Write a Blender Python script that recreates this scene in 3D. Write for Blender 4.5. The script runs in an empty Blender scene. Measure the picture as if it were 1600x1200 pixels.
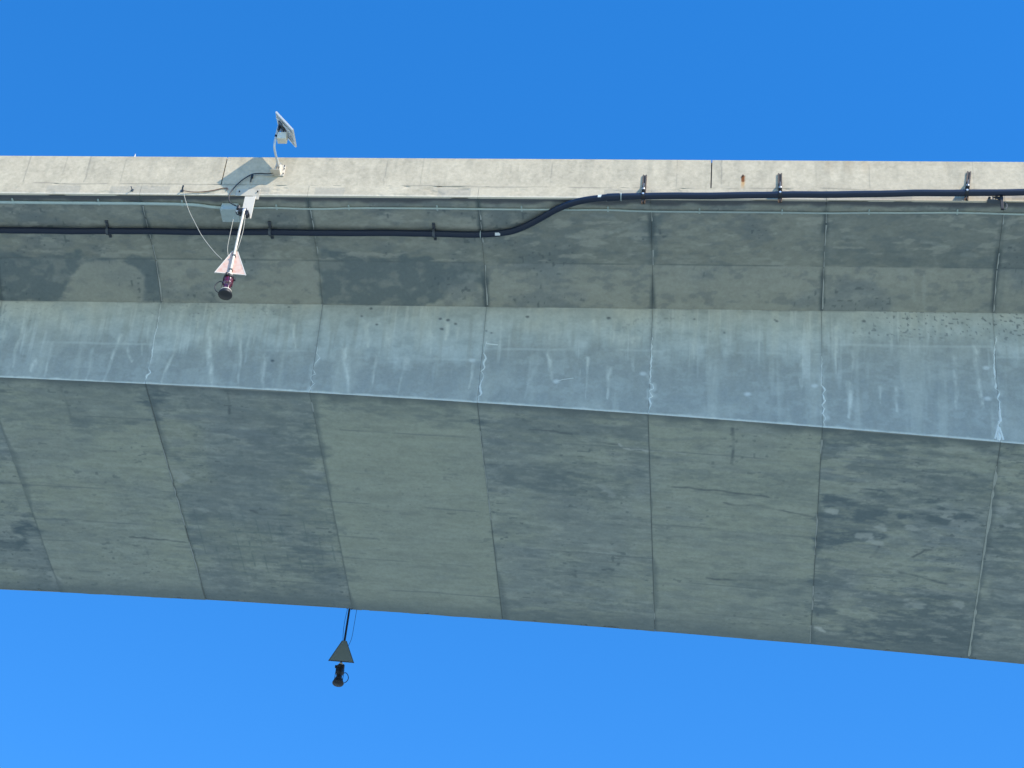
import bpy, math
import numpy as np
from mathutils import Matrix, Vector

# ------------------------------------------------------------------ scene, camera, light
SC = bpy.context.scene
COL = SC.collection
R3 = np.array([[0.994731, -0.016099, 0.101249],
               [0.065212, -0.662686, -0.746053],
               [0.079107, 0.748724, -0.658145]])
CAM = np.array([16.375636, -32.768414, -35.275851])
FPX = 3559.0
cam = bpy.data.cameras.new('camera')
camo = bpy.data.objects.new('camera', cam)
COL.objects.link(camo)
M4 = Matrix([list(R3[i]) + [CAM[i]] for i in range(3)] + [[0, 0, 0, 1]])
camo.matrix_world = M4
cam.sensor_width = 36.0
cam.lens = 36.0 * FPX / 1600.0
cam.clip_start = 0.5
cam.clip_end = 9000.0
SC.camera = camo

SUN = Vector((0.597772, -0.401189, 0.694057))       # direction towards the sun
SUN_EL = math.asin(SUN.z)
SUN_AZ = math.atan2(SUN.x, SUN.y)                    # clockwise from +Y
w = bpy.data.worlds.new('World')
SC.world = w
w.use_nodes = True
nt = w.node_tree
bg = nt.nodes['Background']
sky = nt.nodes.new('ShaderNodeTexSky')
sky.sky_type = 'NISHITA'
sky.sun_disc = False
sky.sun_elevation = SUN_EL
sky.sun_rotation = SUN_AZ
sky.air_density = 1.0
sky.dust_density = 0.0
sky.ozone_density = 3.0
hsv = nt.nodes.new('ShaderNodeHueSaturation')        # the clear deep-blue sky of the day
hsv.inputs['Hue'].default_value = 0.505
hsv.inputs['Saturation'].default_value = 1.35
nt.links.new(sky.outputs[0], hsv.inputs['Color'])
nt.links.new(hsv.outputs[0], bg.inputs[0])
bg.inputs[1].default_value = 0.15

sl = bpy.data.lights.new('sun', 'SUN')
sl.energy = 3.0
sl.angle = math.radians(0.5)
sl.color = (1.0, 0.92, 0.78)
so = bpy.data.objects.new('sun', sl)
so.rotation_euler = SUN.to_track_quat('Z', 'Y').to_euler()
so.location = (20, -20, 20)
COL.objects.link(so)
SC.view_settings.view_transform = 'Standard'
SC.view_settings.look = 'None'
SC.view_settings.exposure = 1.1
SC.view_settings.gamma = 1.0

# ------------------------------------------------------------------ geometry of the bridge
L = 3.6                                              # length of one precast segment
ZE = -1.2177                                         # lower arris of the slab edge
PF = (1.8845, -1.2474)                               # fold of the wing soffit
PW = (2.9253, -1.5633)                               # top of the web
TW = 0.1144                                          # web batter
YE = 11.0063                                         # far edge of the bottom soffit
YC = 7.105                                           # centre line
def drop(x):
    i = x / L - 3.0
    return 2.51095 + 0.20214 * i + 0.016204 * i * i
def yB(x): return PW[0] + TW * drop(x)
def zB(x): return PW[1] - drop(x)

# a point of the photo -> the point of the named surface it shows (surface coordinates)
def ray(px, py):
    d = R3 @ np.array([(px - 800) / FPX, -(py - 600) / FPX, -1.0])
    return d / np.linalg.norm(d)
def hit(px, py, a, b):
    n = np.array([0, -(b[1] - a[1]), b[0] - a[0]])
    d = ray(px, py)
    return CAM + d * ((n @ (np.array([0, a[0], a[1]]) - CAM)) / (n @ d))
def face(px, py, y=0.0):
    d = ray(px, py)
    P = CAM + d * ((y - CAM[1]) / d[1])
    return Vector(P)
S1 = math.hypot(PF[0], PF[1] - ZE)
S2 = math.hypot(PW[0] - PF[0], PW[1] - PF[1])
def wing_uv(px, py):
    P = hit(px, py, (0, ZE), PF)
    s = math.hypot(P[1], P[2] - ZE) * (1 if P[1] > 0 else -1)
    if s > S1:
        P = hit(px, py, PF, PW)
        s = S1 + math.hypot(P[1] - PF[0], P[2] - PF[1]) * (1 if P[1] > PF[0] else -1)
    return (P[0], s)
def web_uv(px, py):
    P = hit(px, py, PW, (PW[0] + TW, PW[1] - 1))
    return (P[0], PW[1] - P[2])
def soffit_uv(px, py):
    d = ray(px, py); x = 10.0
    for _ in range(25):
        t = (zB(x) - CAM[2]) / d[2]; x = CAM[0] + d[0] * t
    return (x, CAM[1] + d[1] * t)
def face_uv(px, py):
    P = face(px, py); return (P.x, P.z)

# ------------------------------------------------------------------ noise
def _h(i, j, seed):
    n = (i.astype(np.int64) * 374761393 + j.astype(np.int64) * 668265263 + seed * 1442695041) & 0xFFFFFFFF
    n = ((n ^ (n >> 13)) * 1274126177) & 0xFFFFFFFF
    n = (n ^ (n >> 16)) & 0xFFFFFF
    return n / float(0xFFFFFF)
def vnoise(x, y, seed=0):
    i = np.floor(x); j = np.floor(y); fx = x - i; fy = y - j
    fx = fx * fx * (3 - 2 * fx); fy = fy * fy * (3 - 2 * fy)
    a = _h(i, j, seed); b = _h(i + 1, j, seed); c = _h(i, j + 1, seed); d = _h(i + 1, j + 1, seed)
    return (a + (b - a) * fx) * (1 - fy) + (c + (d - c) * fx) * fy
def fbm(x, y, seed=0, o=4):
    r = 0; a = 0.5; t = 0
    for k in range(o):
        r = r + a * vnoise(x * 2 ** k + 17.3 * k, y * 2 ** k - 9.1 * k, seed + k); t += a; a *= 0.55
    return r / t
def sstep(a, b, x):
    t = np.clip((x - a) / (b - a), 0, 1); return t * t * (3 - 2 * t)
def poly_sd(U, V, P):
    """signed distance to polygon, positive inside"""
    P = np.array(P); n = len(P)
    d = np.full(U.shape, 1e9); ins = np.zeros(U.shape, bool)
    for k in range(n):
        a = P[k]; b = P[(k + 1) % n]
        e = b - a; wx = U - a[0]; wy = V - a[1]
        t = np.clip((wx * e[0] + wy * e[1]) / (e @ e + 1e-12), 0, 1)
        d = np.minimum(d, (wx - e[0] * t) ** 2 + (wy - e[1] * t) ** 2)
        c = (a[1] > V) != (b[1] > V)
        if abs(e[1]) > 1e-12:
            ins ^= c & (U < e[0] * (V - a[1]) / e[1] + a[0])
    d = np.sqrt(d)
    return np.where(ins, d, -d)
def line_d(U, V, P):
    d = np.full(U.shape, 1e9)
    for k in range(len(P) - 1):
        a = np.array(P[k]); b = np.array(P[k + 1]); e = b - a
        wx = U - a[0]; wy = V - a[1]
        t = np.clip((wx * e[0] + wy * e[1]) / (e @ e + 1e-12), 0, 1)
        d = np.minimum(d, np.sqrt((wx - e[0] * t) ** 2 + (wy - e[1] * t) ** 2))
    return d
def near(U, V, P, m):
    P = np.array(P)
    return (U.max() > P[:, 0].min() - m) and (U.min() < P[:, 0].max() + m)

def mixc(c, col, f):
    f = f[:, None]
    return c * (1 - f) + np.array(col)[None, :] * f

# ------------------------------------------------------------------ stains of the concrete, in surface coordinates
def px_list(fn, pts): return [fn(*p) for p in pts]
WING_DARK = [   # polygon, strength
    (px_list(wing_uv, [(-60, 398), (60, 399), (100, 396), (124, 390), (128, 404), (190, 407), (232, 400), (238, 395), (252, 471), (222, 471), (226, 452), (228, 432), (214, 416), (190, 408), (150, 405), (128, 414), (113, 436), (104, 460), (86, 472), (-60, 472)]), 0.85),
    (px_list(wing_uv, [(496, 389), (510, 384), (520, 391), (545, 400), (615, 401), (626, 389), (640, 400), (678, 404), (697, 411), (757, 404), (758, 448), (745, 443), (722, 441), (702, 450), (690, 466), (680, 477), (502, 477)]), 0.82),
    (px_list(wing_uv, [(497, 372), (540, 370), (600, 378), (640, 385), (690, 380), (757, 378), (757, 410), (690, 410), (496, 405)]), 0.18),
    (px_list(wing_uv, [(1021, 312), (1029, 312), (1031, 335), (1028, 360), (1027, 405), (1022, 414)]), 0.70),
    (px_list(wing_uv, [(775, 330), (1020, 330), (1020, 412), (760, 411)]), 0.22),
    (px_list(wing_uv, [(1290, 335), (1565, 335), (1556, 417), (1287, 416)]), 0.30),
    (px_list(wing_uv, [(1288, 388), (1360, 392), (1420, 396), (1480, 392), (1556, 398), (1555, 418), (1287, 417)]), 0.22),
    (px_list(wing_uv, [(1380, 452), (1553, 447), (1552, 488), (1370, 488)]), 0.16),
    (px_list(wing_uv, [(1278, 312), (1293, 312), (1291, 400), (1280, 400)]), 0.28),
    (px_list(wing_uv, [(1563, 330), (1580, 330), (1568, 470), (1555, 486)]), 0.30),
    (px_list(wing_uv, [(1582, 322), (1700, 322), (1700, 490), (1560, 490)]), 0.16),
    (px_list(wing_uv, [(262, 328), (480, 328), (492, 380), (240, 380)]), 0.10),
    (px_list(wing_uv, [(0, 312), (215, 312), (228, 345), (0, 345)]), 0.14),
]
BLOB = px_list(wing_uv, [(90, 472), (108, 462), (116, 438), (130, 415), (150, 406), (178, 405), (192, 410), (212, 419), (224, 432), (227, 448), (222, 464), (216, 472)])
WING_LIGHT = [
    (px_list(wing_uv, [(1427, 424), (1425, 445), (1430, 470)]), 0.05, 0.40),
    (px_list(wing_uv, [(1444, 430), (1444, 487)]), 0.05, 0.45),
    (px_list(wing_uv, [(1408, 424), (1412, 438)]), 0.07, 0.35),
    (px_list(wing_uv, [(1350, 432), (1358, 438)]), 0.05, 0.4),
    (px_list(wing_uv, [(720, 432), (742, 430), (735, 438)]), 0.09, 0.35),
    (px_list(wing_uv, [(955, 362), (985, 355), (998, 350)]), 0.05, 0.35),
    (px_list(wing_uv, [(885, 367), (905, 372)]), 0.06, 0.3),
    (px_list(wing_uv, [(925, 337), (960, 341)]), 0.05, 0.3),
    (px_list(wing_uv, [(990, 372), (1008, 374)]), 0.05, 0.3),
    (px_list(wing_uv, [(1440, 377), (1480, 385)]), 0.06, 0.35),
    (px_list(wing_uv, [(1505, 398), (1525, 400)]), 0.07, 0.35),
    (px_list(wing_uv, [(1320, 370), (1345, 372)]), 0.05, 0.3),
]
WEB_DRIP = [[(p[0] / 4 + ox, p[1] / 4 + 460) for p in P] for ox, P in [
    (0, [(110, 310), (65, 480)]), (0, [(330, 290), (280, 500)]), (0, [(590, 330), (535, 520)]), (0, [(765, 260), (640, 540)]),
    (0, [(1140, 70), (1090, 350), (1010, 550)]), (0, [(1320, 210), (1300, 350), (1315, 580)]), (0, [(1480, 180), (1510, 360), (1490, 580)]),
    (0, [(70, 55), (15, 290)]), (0, [(165, 60), (130, 280)]), (0, [(1065, 130), (1060, 230)]), (0, [(1245, 150), (1240, 220)]), (0, [(1560, 70), (1555, 170)]),
    (0, [(960, 120), (920, 290)]), (0, [(780, 310), (820, 410)]), (0, [(880, 300), (880, 380)]), (0, [(220, 420), (180, 500)]),
    (400, [(160, 200), (160, 330)]), (400, [(240, 190), (240, 340)]), (400, [(65, 390), (45, 590)]), (400, [(555, 340), (590, 600)]),
    (400, [(750, 400), (730, 590)]), (400, [(940, 420), (890, 620)]), (400, [(1360, 410), (1335, 570)]), (400, [(1090, 150), (1085, 380)]),
    (400, [(830, 250), (830, 400)]), (400, [(1260, 210), (1250, 330)]), (400, [(1190, 190), (1180, 280)]), (400, [(700, 200), (705, 330)]),
    (800, [(125, 480), (80, 660)]), (800, [(240, 370), (240, 510)]), (800, [(640, 160), (630, 300)]), (800, [(505, 170), (515, 260)]), (800, [(755, 280), (755, 470)]),
    (800, [(470, 400), (460, 660)]), (800, [(610, 460), (600, 640)]), (800, [(1130, 300), (1130, 400)]),
    (1200, [(430, 190), (425, 480)]), (1200, [(1155, 380), (1175, 700)]), (1200, [(1300, 320), (1345, 720)]), (1200, [(800, 590), (800, 740)]),
    (1200, [(510, 560), (500, 780)]), (1200, [(215, 300), (215, 580)]), (1200, [(525, 340), (520, 520)]), (1200, [(700, 590), (700, 690)])]]
WEB_DRIP = [px_list(web_uv, P) for P in WEB_DRIP]
WEB_LINE = [0, 535, 547, 560, 546, 551, 540, 560]    # height of the form mark in each segment, photo rows
WEB_HOLE = [px_list(web_uv, [q])[0] for q in [(310, 490), (589, 507), (688, 498), (712, 506), (760, 517), (768, 520), (824, 495), (951, 497), (1085, 499), (1211, 500), (1214, 502), (1350, 502), (452, 480), (565, 494), (580, 482), (426, 564), (1110, 518), (1132, 520), (690, 514), (700, 500)]]
SOF_DARK = [(px_list(soffit_uv, P), s) for P, s in [
    ([(15, 775), (38, 790), (42, 808), (55, 830), (62, 842), (50, 838), (46, 866), (18, 862), (5, 855), (30, 845), (25, 825), (38, 820), (37, 800)], 0.9),
    ([(0, 605), (220, 610), (235, 660), (215, 672), (100, 660), (0, 668)], 0.30),
    ([(115, 655), (215, 660), (205, 690), (120, 682)], 0.35),
    ([(218, 602), (236, 604), (243, 640), (248, 660), (238, 662), (228, 636)], 0.75),
    ([(235, 606), (484, 620), (500, 680), (400, 690), (350, 640), (260, 640)], 0.28),
    ([(262, 705), (505, 700), (540, 880), (550, 950), (330, 935), (300, 830)], 0.30),
    ([(400, 640), (490, 640), (505, 740), (400, 720)], 0.30),
    ([(285, 805), (320, 800), (330, 840), (300, 850)], 0.35),
    ([(425, 855), (520, 862), (535, 880), (500, 900), (440, 890)], 0.45),
    ([(485, 622), (745, 640), (745, 652), (640, 655), (560, 640), (490, 634)], 0.45),
    ([(742, 634), (756, 634), (756, 652), (748, 656)], 0.8),
    ([(770, 725), (1000, 715), (1016, 735), (990, 770), (960, 800), (930, 790), (880, 775), (800, 765), (775, 760)], 0.55),
    ([(760, 660), (1010, 655), (1013, 700), (880, 700), (800, 720)], 0.30),
    ([(890, 875), (945, 872), (945, 905), (900, 910)], 0.42),
    ([(775, 800), (850, 800), (850, 840), (780, 850)], 0.25),
    ([(780, 940), (1020, 960), (1025, 988), (785, 968)], 0.42),
    ([(1040, 735), (1200, 735), (1275, 755), (1275, 785), (1180, 775), (1100, 762)], 0.30),
    ([(1110, 905), (1150, 897), (1268, 915), (1268, 945), (1150, 930)], 0.40),
    ([(1040, 945), (1270, 960), (1268, 1006), (1028, 986)], 0.22),
    ([(1285, 672), (1558, 692), (1556, 722), (1450, 700), (1380, 712), (1290, 690)], 0.65),
    ([(1283, 775), (1380, 770), (1480, 795), (1535, 800), (1530, 835), (1420, 815), (1375, 840), (1350, 845), (1282, 850)], 0.85),
    ([(1345, 730), (1460, 745), (1550, 750), (1545, 775), (1470, 772), (1380, 765)], 0.55),
    ([(1278, 850), (1300, 880), (1312, 920), (1300, 948), (1275, 948)], 0.55),
    ([(1352, 945), (1395, 935), (1430, 920), (1530, 930), (1522, 1025), (1380, 1010), (1320, 990), (1330, 965), (1380, 975), (1330, 955)], 0.72),
    ([(1275, 985), (1520, 1000), (1514, 1032), (1268, 1008)], 0.45),
    ([(1560, 700), (1700, 710), (1700, 735), (1580, 730)], 0.5),
    ([(1552, 795), (1700, 790), (1700, 870), (1545, 870)], 0.65),
    ([(1540, 880), (1570, 885), (1565, 940), (1700, 955), (1700, 975), (1535, 955)], 0.55),
    ([(1552, 692), (1568, 692), (1564, 708), (1555, 708)], 0.9)]]
SOF_LIGHT = [(px_list(soffit_uv, P), wd, s) for P, wd, s in [
    ([(967, 694), (975, 700), (993, 701), (1012, 704)], 0.05, 0.9),
    ([(1020, 704), (1050, 706), (1070, 710)], 0.04, 0.4),
    ([(1265, 979), (1280, 982), (1289, 988)], 0.05, 1.0),
    ([(270, 740), (290, 745), (282, 752)], 0.10, 0.4), ([(305, 795), (320, 798)], 0.08, 0.3),
    ([(1295, 798), (1303, 799)], 0.10, 0.7), ([(1372, 825), (1382, 827)], 0.12, 0.7), ([(1345, 839), (1357, 840)], 0.12, 0.6),
    ([(1363, 845), (1374, 848)], 0.13, 0.6), ([(1422, 825), (1432, 827)], 0.12, 0.5), ([(1478, 809), (1486, 810)], 0.1, 0.5),
    ([(1500, 816), (1520, 822)], 0.2, 0.4), ([(1390, 796), (1450, 797), (1520, 802)], 0.06, 0.4), ([(1420, 945), (1434, 946)], 0.18, 0.45),
    ([(1498, 945), (1503, 948)], 0.14, 0.5), ([(1560, 797), (1566, 800)], 0.2, 0.5), ([(1572, 821), (1584, 822)], 0.12, 0.5),
    ([(940, 760), (955, 772)], 0.1, 0.35), ([(82, 897), (90, 905), (86, 918)], 0.12, 0.5), ([(480, 735), (500, 740)], 0.1, 0.3)]]
SOF_CRACK = [px_list(soffit_uv, P) for P in [
    [(97, 605), (104, 630), (111, 655)], [(354, 612), (360, 648)], [(140, 703), (180, 706)], [(225, 707), (250, 710)],
    [(935, 692), (965, 694)], [(830, 673), (862, 675), (905, 679)], [(1145, 670), (1144, 725)], [(0, 755), (25, 758)],
    [(1130, 785), (1200, 794), (1275, 808)], [(1400, 895), (1440, 903), (1480, 912)], [(1360, 870), (1375, 855)], [(1425, 872), (1445, 862), (1470, 860)],
    [(1050, 762), (1130, 768), (1200, 776)], [(700, 800), (712, 800)], [(390, 800), (460, 808)], [(205, 840), (295, 848)], [(1105, 902), (1200, 908)]]]
PANEL_TONE = {-1: 0.1, 0: 0.0, 1: 0.08, 2: 0.0, 3: 0.12, 4: 0.05, 5: 0.14, 6: 0.10}

ZIG = {1: (0, [(1005, 60), (990, 170), (965, 270), (955, 330), (950, 390), (938, 430), (928, 460), (942, 490), (918, 505), (905, 555)]),
       2: (400, [(385, 330), (378, 370), (400, 398), (370, 430), (355, 470), (372, 498), (345, 510), (346, 532), (365, 558), (340, 580), (331, 612)]),
       3: (400, [(1438, 300), (1425, 370), (1437, 400), (1420, 430), (1432, 455), (1410, 480), (1425, 510), (1410, 540), (1398, 580), (1412, 620), (1390, 640), (1385, 672)]),
       4: (800, [(876, 270), (870, 420), (862, 555), (880, 563), (883, 590), (860, 600), (865, 625), (881, 635), (858, 650), (870, 690), (850, 742)]),
       5: (1200, [(337, 390), (335, 570), (360, 600), (340, 625), (354, 665), (335, 690), (352, 715), (340, 745), (360, 775), (348, 800), (358, 825)]),
       6: (1200, [(1430, 260), (1415, 340), (1412, 450), (1425, 590), (1452, 610), (1435, 650), (1448, 672), (1448, 720), (1453, 790), (1436, 830), (1444, 880), (1440, 918)])}

def soft_dark(U, V, items, seed, warp, fu=1.6, fv=1.6, edge=0.10):
    """patches with noisy outlines -> 0..1"""
    m = np.zeros_like(U)
    wu = (fbm(U * fu, V * fv, seed, 5) - 0.5) * warp
    for P, s in items:
        if not near(U, V, P, 0.8): continue
        d = poly_sd(U, V, P) + wu
        m = 1 - (1 - m) * (1 - s * sstep(-edge, edge, d))
    return m

WARM = np.array((0.336, 0.360, 0.292))
DARK = np.array((0.150, 0.186, 0.190))
def col_wing(U, V):
    n1 = fbm(U * 0.9, V * 1.1, 11, 5); n2 = fbm(U * 4, V * 9, 12, 4); n3 = fbm(U * 9, V * 9, 13, 3)
    c = np.repeat(np.array((0.355, 0.360, 0.303))[None], len(U), 0)
    seg = np.floor(U / L)
    c = c * (1 + 0.10 * (_h(seg, seg * 0, 5) - 0.5))[:, None]
    c = mixc(c, (0.235, 0.262, 0.255), 0.75 * sstep(0.45, 0.66, n1))
    c = c * (1 - 0.14 * sstep(S1 + 0.02, S1 - 0.02, V))[:, None]
    n5 = fbm(U * 3.2, V * 6.5, 46, 5)
    c = mixc(c, (0.20, 0.225, 0.22), 0.50 * sstep(0.55, 0.68, n5))
    c = mixc(c, (0.41, 0.41, 0.35), 0.35 * sstep(0.44, 0.32, n5))
    c = c * (0.90 + 0.20 * n2)[:, None] * (0.95 + 0.1 * n3)[:, None]
    c = mixc(c, DARK, soft_dark(U, V, WING_DARK, 21, 0.34, 2.6, 3.4, 0.06) * (0.62 + 0.42 * sstep(0.32, 0.52, fbm(U * 3.5, V * 5, 47, 5))))
    if near(U, V, BLOB, 0.3):
        d = poly_sd(U, V, BLOB) + 0.12 * (fbm(U * 2.5, V * 2.5, 49, 4) - 0.5)
        c = mixc(c, (0.335, 0.345, 0.295), 0.75 * sstep(-0.03, 0.03, d) * (0.8 + 0.4 * (n2 - 0.5)))
    # pale trowel smears on the outer strip
    sm = sstep(0.60, 0.74, fbm(U * 2.2 + 0.8 * V, V * 6, 31, 4)) * sstep(S1 + 0.05, S1 - 0.1, V) * sstep(0.1, 0.4, V)
    c = mixc(c, (0.43, 0.425, 0.36), 0.55 * sm)
    wu = fbm(U * 7, V * 7, 33, 3)
    for P, wd, s in WING_LIGHT:
        if near(U, V, P, 0.6):
            c = mixc(c, (0.41, 0.425, 0.375), s * sstep(1.3, 0.2, (line_d(U, V, P) + (wu - 0.5) * 0.12) / wd))
    # shade and dirt under the drip edge painted in, grime along the joints
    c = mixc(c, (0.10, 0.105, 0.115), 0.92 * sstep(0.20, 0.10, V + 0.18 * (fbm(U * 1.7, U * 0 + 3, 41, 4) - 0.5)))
    dj = np.abs(U / L - np.round(U / L)) * L
    c = mixc(c, DARK * 0.7, (0.15 + 0.75 * sstep(0.38, 0.62, fbm(np.round(U / L) * 9 + U * 0, V * 1.3, 48, 3))) * sstep(0.09, 0.0, dj - 0.12 * (fbm(U * 0 + np.round(U / L) * 7, V * 2.2, 42, 4) - 0.45)))
    # form line at the fold
    c = mixc(c, (0.14, 0.165, 0.16), 0.7 * sstep(0.030, 0.008, np.abs(V - S1 - 0.015 * (vnoise(U * 0.8, U * 0, 43) - 0.5))) * sstep(0.2, 0.5, fbm(U * 1.5, U * 0, 44, 3)))
    sp = sstep(0.81, 0.87, vnoise(U * 14, V * 14, 45)) * sstep(0.5, 0.62, n1)
    c = mixc(c, DARK * 0.7, 0.6 * sp)
    return c
def col_edge(U, V):                                   # sunlit slab edge, V = z
    c = col_parapet(U, V)
    k = np.floor(U / 0.62 + 1.2 * vnoise(U * 0.4, U * 0, 61)); t = _h(k, k * 0, 62)
    f = np.where(t > 0.62, 0.6, np.where(t < 0.2, -0.45, 0.0)) * sstep(-0.94, -0.96, V + 0.05 * (fbm(U * 3, V * 4, 63, 3) - .5))
    c = mixc(c, (0.375, 0.335, 0.27), np.clip(f, 0, 1))
    c = mixc(c, (0.58, 0.50, 0.37), np.clip(-f, 0, 1))
    c = mixc(c, (0.62, 0.56, 0.45), 0.7 * sstep(ZE + 0.075, ZE + 0.04, V))  # brightly lit lower rim painted in as a pale strip
    return c
RUST = face_uv(1161, 276)
def col_parapet(U, V):
    n1 = fbm(U * 1.1, V * 2.0, 51, 5); n2 = fbm(U * 6.0, V * 5.0, 52, 4); n3 = fbm(U * 16, V * 16, 53, 3)
    st = fbm(U * 5.5, V * 0.6, 54, 4)
    c = np.repeat(np.array((0.505, 0.430, 0.315))[None], len(U), 0)
    c = mixc(c, (0.435, 0.373, 0.276), 0.48 * sstep(0.48, 0.70, n1))
    c = mixc(c, (0.385, 0.335, 0.25), 0.60 * sstep(0.52, 0.72, st) * sstep(-1.0, -0.2, V))
    c = c * (0.87 + 0.26 * n2)[:, None] * (0.88 + 0.24 * n3)[:, None]
    c = mixc(c, (0.32, 0.28, 0.205), 0.32 * sstep(0.70, 0.82, vnoise(U * 19, V * 14, 66)) * sstep(0.45, 0.6, n1))
    # broken horizontal construction line above the slab edge
    ln = -0.875 + 0.09 * (fbm(U * 0.9, U * 0 + 2, 55, 4) - 0.5)
    br = sstep(0.42, 0.58, fbm(U * 1.3, U * 0 + 9, 56, 3))
    c = mixc(c, (0.20, 0.185, 0.15), 0.6 * br * sstep(0.028, 0.006, np.abs(V - ln)))
    c = mixc(c, (0.56, 0.48, 0.355), 0.5 * sstep(0.10, 0.0, np.abs(V - ln + 0.07)) * sstep(0.5, 0.65, fbm(U * 1.1, U * 0, 57, 3)))
    for px in (42, 100, 137, 193, 603, 862, 1058, 1127, 1358, 660, 1520):     # hairline shrinkage cracks
        u0 = face_uv(px, 265)[0]
        d = np.abs(U - u0 - 0.02 * (vnoise(V * 6, V * 0 + px, 58) - 0.5))
        c = mixc(c, (0.20, 0.185, 0.155), (0.30 + 0.3 * ((px * 7) % 5) / 5) * sstep(0.020, 0.004, d) * sstep(-0.88, -0.80, V) * sstep(0.3, 0.55, vnoise(V * 3 + px, V * 0, 59) + 0.18))
    for px, a in ((1295, .35), (1325, .55), (1352, .40), (1060, .25), (1480, .2), (1508, .2)):
        u0 = face_uv(px, 262)[0]
        c = mixc(c, (0.42, 0.30, 0.18), a * sstep(0.16, 0.0, np.abs(U - u0 + 0.08 * (fbm(U * 5, V * 3, 64, 3) - .5))) * sstep(-0.55, -0.1, V) * n2 * 1.3)
    u0, v0 = RUST
    d = np.abs(U - u0 - 0.012 * (vnoise(V * 14, V * 0, 65) - .5))
    run = sstep(-0.95, -0.70, V) * sstep(v0 + 0.03, v0 - 0.01, V)
    c = mixc(c, (0.50, 0.27, 0.09), 0.8 * sstep(0.055, 0.015, d) * run)
    c = mixc(c, (0.16, 0.045, 0.012), 0.95 * sstep(0.045, 0.025, np.sqrt(d ** 2 + (np.clip(np.abs(V - v0 + 0.06) - 0.07, 0, 9)) ** 2)))
    return c
def col_web(U, V):
    D = drop(U); f = V / D
    n1 = fbm(U * 1.0, V * 1.0, 71, 5); n2 = fbm(U * 8, V * 2.0, 72, 4); n3 = fbm(U * 11, V * 11, 73, 3)
    st = fbm(U * 4.0, V * 0.35, 74, 4); st2 = fbm(U * 10, V * 0.5, 75, 3)
    seg = np.clip(np.floor(U / L), -1, 7)
    lo = np.zeros_like(U)
    for k in range(-1, 8):
        m = seg == k
        if m.any(): lo[m] = web_uv(800, 0)[1] * 0 + WEBL[k]
    c = np.repeat(np.array((0.445, 0.478, 0.440))[None], len(U), 0)
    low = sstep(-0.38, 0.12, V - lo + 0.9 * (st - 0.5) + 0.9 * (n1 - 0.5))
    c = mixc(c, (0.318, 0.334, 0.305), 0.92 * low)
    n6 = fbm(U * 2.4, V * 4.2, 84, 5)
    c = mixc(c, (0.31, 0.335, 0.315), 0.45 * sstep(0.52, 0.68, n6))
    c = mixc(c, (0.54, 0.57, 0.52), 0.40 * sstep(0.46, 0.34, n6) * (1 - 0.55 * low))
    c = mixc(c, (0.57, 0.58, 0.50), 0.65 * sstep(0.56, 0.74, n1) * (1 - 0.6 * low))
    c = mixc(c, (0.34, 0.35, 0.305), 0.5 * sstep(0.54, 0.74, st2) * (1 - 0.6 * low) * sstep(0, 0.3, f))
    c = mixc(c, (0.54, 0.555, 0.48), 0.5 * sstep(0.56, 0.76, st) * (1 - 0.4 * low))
    c = c * (0.93 + 0.14 * n2)[:, None] * (0.955 + 0.09 * n3)[:, None]
    c = mixc(c, (0.55, 0.58, 0.53), 0.38 * sstep(0.045, 0.008, np.abs(V - lo - 0.05 * (fbm(U * 1.4, U * 0, 119, 3) - .5))) * sstep(0.40, 0.58, fbm(U * 1.2, U * 0, 76, 3)))
    wn = fbm(U * 9, V * 1.8, 77, 3)
    for k, P in enumerate(WEB_DRIP):
        if near(U, V, P, 0.4):
            d = line_d(U + 0.10 * (fbm(U * 0 + k, V * 1.6, 85, 3) - 0.5), V + 0.25 * (fbm(U * 6, V * 0 + k, 86, 3) - .5), P) + 0.085 * (wn - 0.5)
            va, vb = min(P[0][1], P[-1][1]), max(P[0][1], P[-1][1])
            tp = np.clip((V - va) / max(vb - va, 0.05), 0, 1)
            wd = (0.060 + 0.06 * ((k * 37) % 11) / 11) * (1.05 - 0.65 * tp)
            wd = wd * (0.55 + 0.9 * fbm(U * 4, V * 3.5, 87 + k, 3))
            c = mixc(c, (0.61, 0.625, 0.55), (0.42 + 0.38 * ((k * 53) % 7) / 7) * (0.45 + 0.75 * sstep(0.38, 0.6, fbm(U * 12, V * 5, 123, 4))) * sstep(1.1 * wd, -0.25 * wd, d))
    fs = fbm(U * 13, V * 0.55 + 0.3 * U, 88, 4)
    ln_ = 0.3 + 1.6 * vnoise(U * 5.5, U * 0, 89)
    c = mixc(c, (0.58, 0.605, 0.55), 0.55 * sstep(0.57, 0.66, fs) * sstep(ln_ + 0.25, ln_ - 0.25, V) * sstep(0.35, 0.6, fbm(U * 0.8, V * 0.5, 90, 3)))
    for j_, (ox_, Z_) in ZIG.items():                 # lime bloom round the leaking joints
        if U.max() > j_ * L - 1.0 and U.min() < j_ * L + 1.0:
            P = px_list(web_uv, [(p[0] / 4 + ox_, p[1] / 4 + 460) for p in Z_])
            d = line_d(U, V, P) + 0.14 * (fbm(U * 7, V * 4, 98 + j_, 4) - 0.5)
            c = mixc(c, (0.57, 0.60, 0.55), 0.55 * sstep(0.085, 0.0, d) * (0.3 + 0.7 * sstep(0.4, 0.6, fbm(U * 3, V * 3, 99, 3))))
    # bug holes and spatter near the top
    sp = sstep(0.80, 0.86, vnoise(U * 21, V * 24, 78))
    dens = sstep(0.52, 0.62, fbm(U * 0.7, V * 0.7, 79, 3)) * 0.35 + sstep(18.4, 19.8, U) + sstep(2.2, 0.4, U) * 0.35
    c = mixc(c, (0.12, 0.14, 0.15), 0.75 * np.clip(sp * np.clip(dens, 0, 1) * sstep(0.95, 0.45, V + 0.5 * (n1 - .5)), 0, 1))
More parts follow.
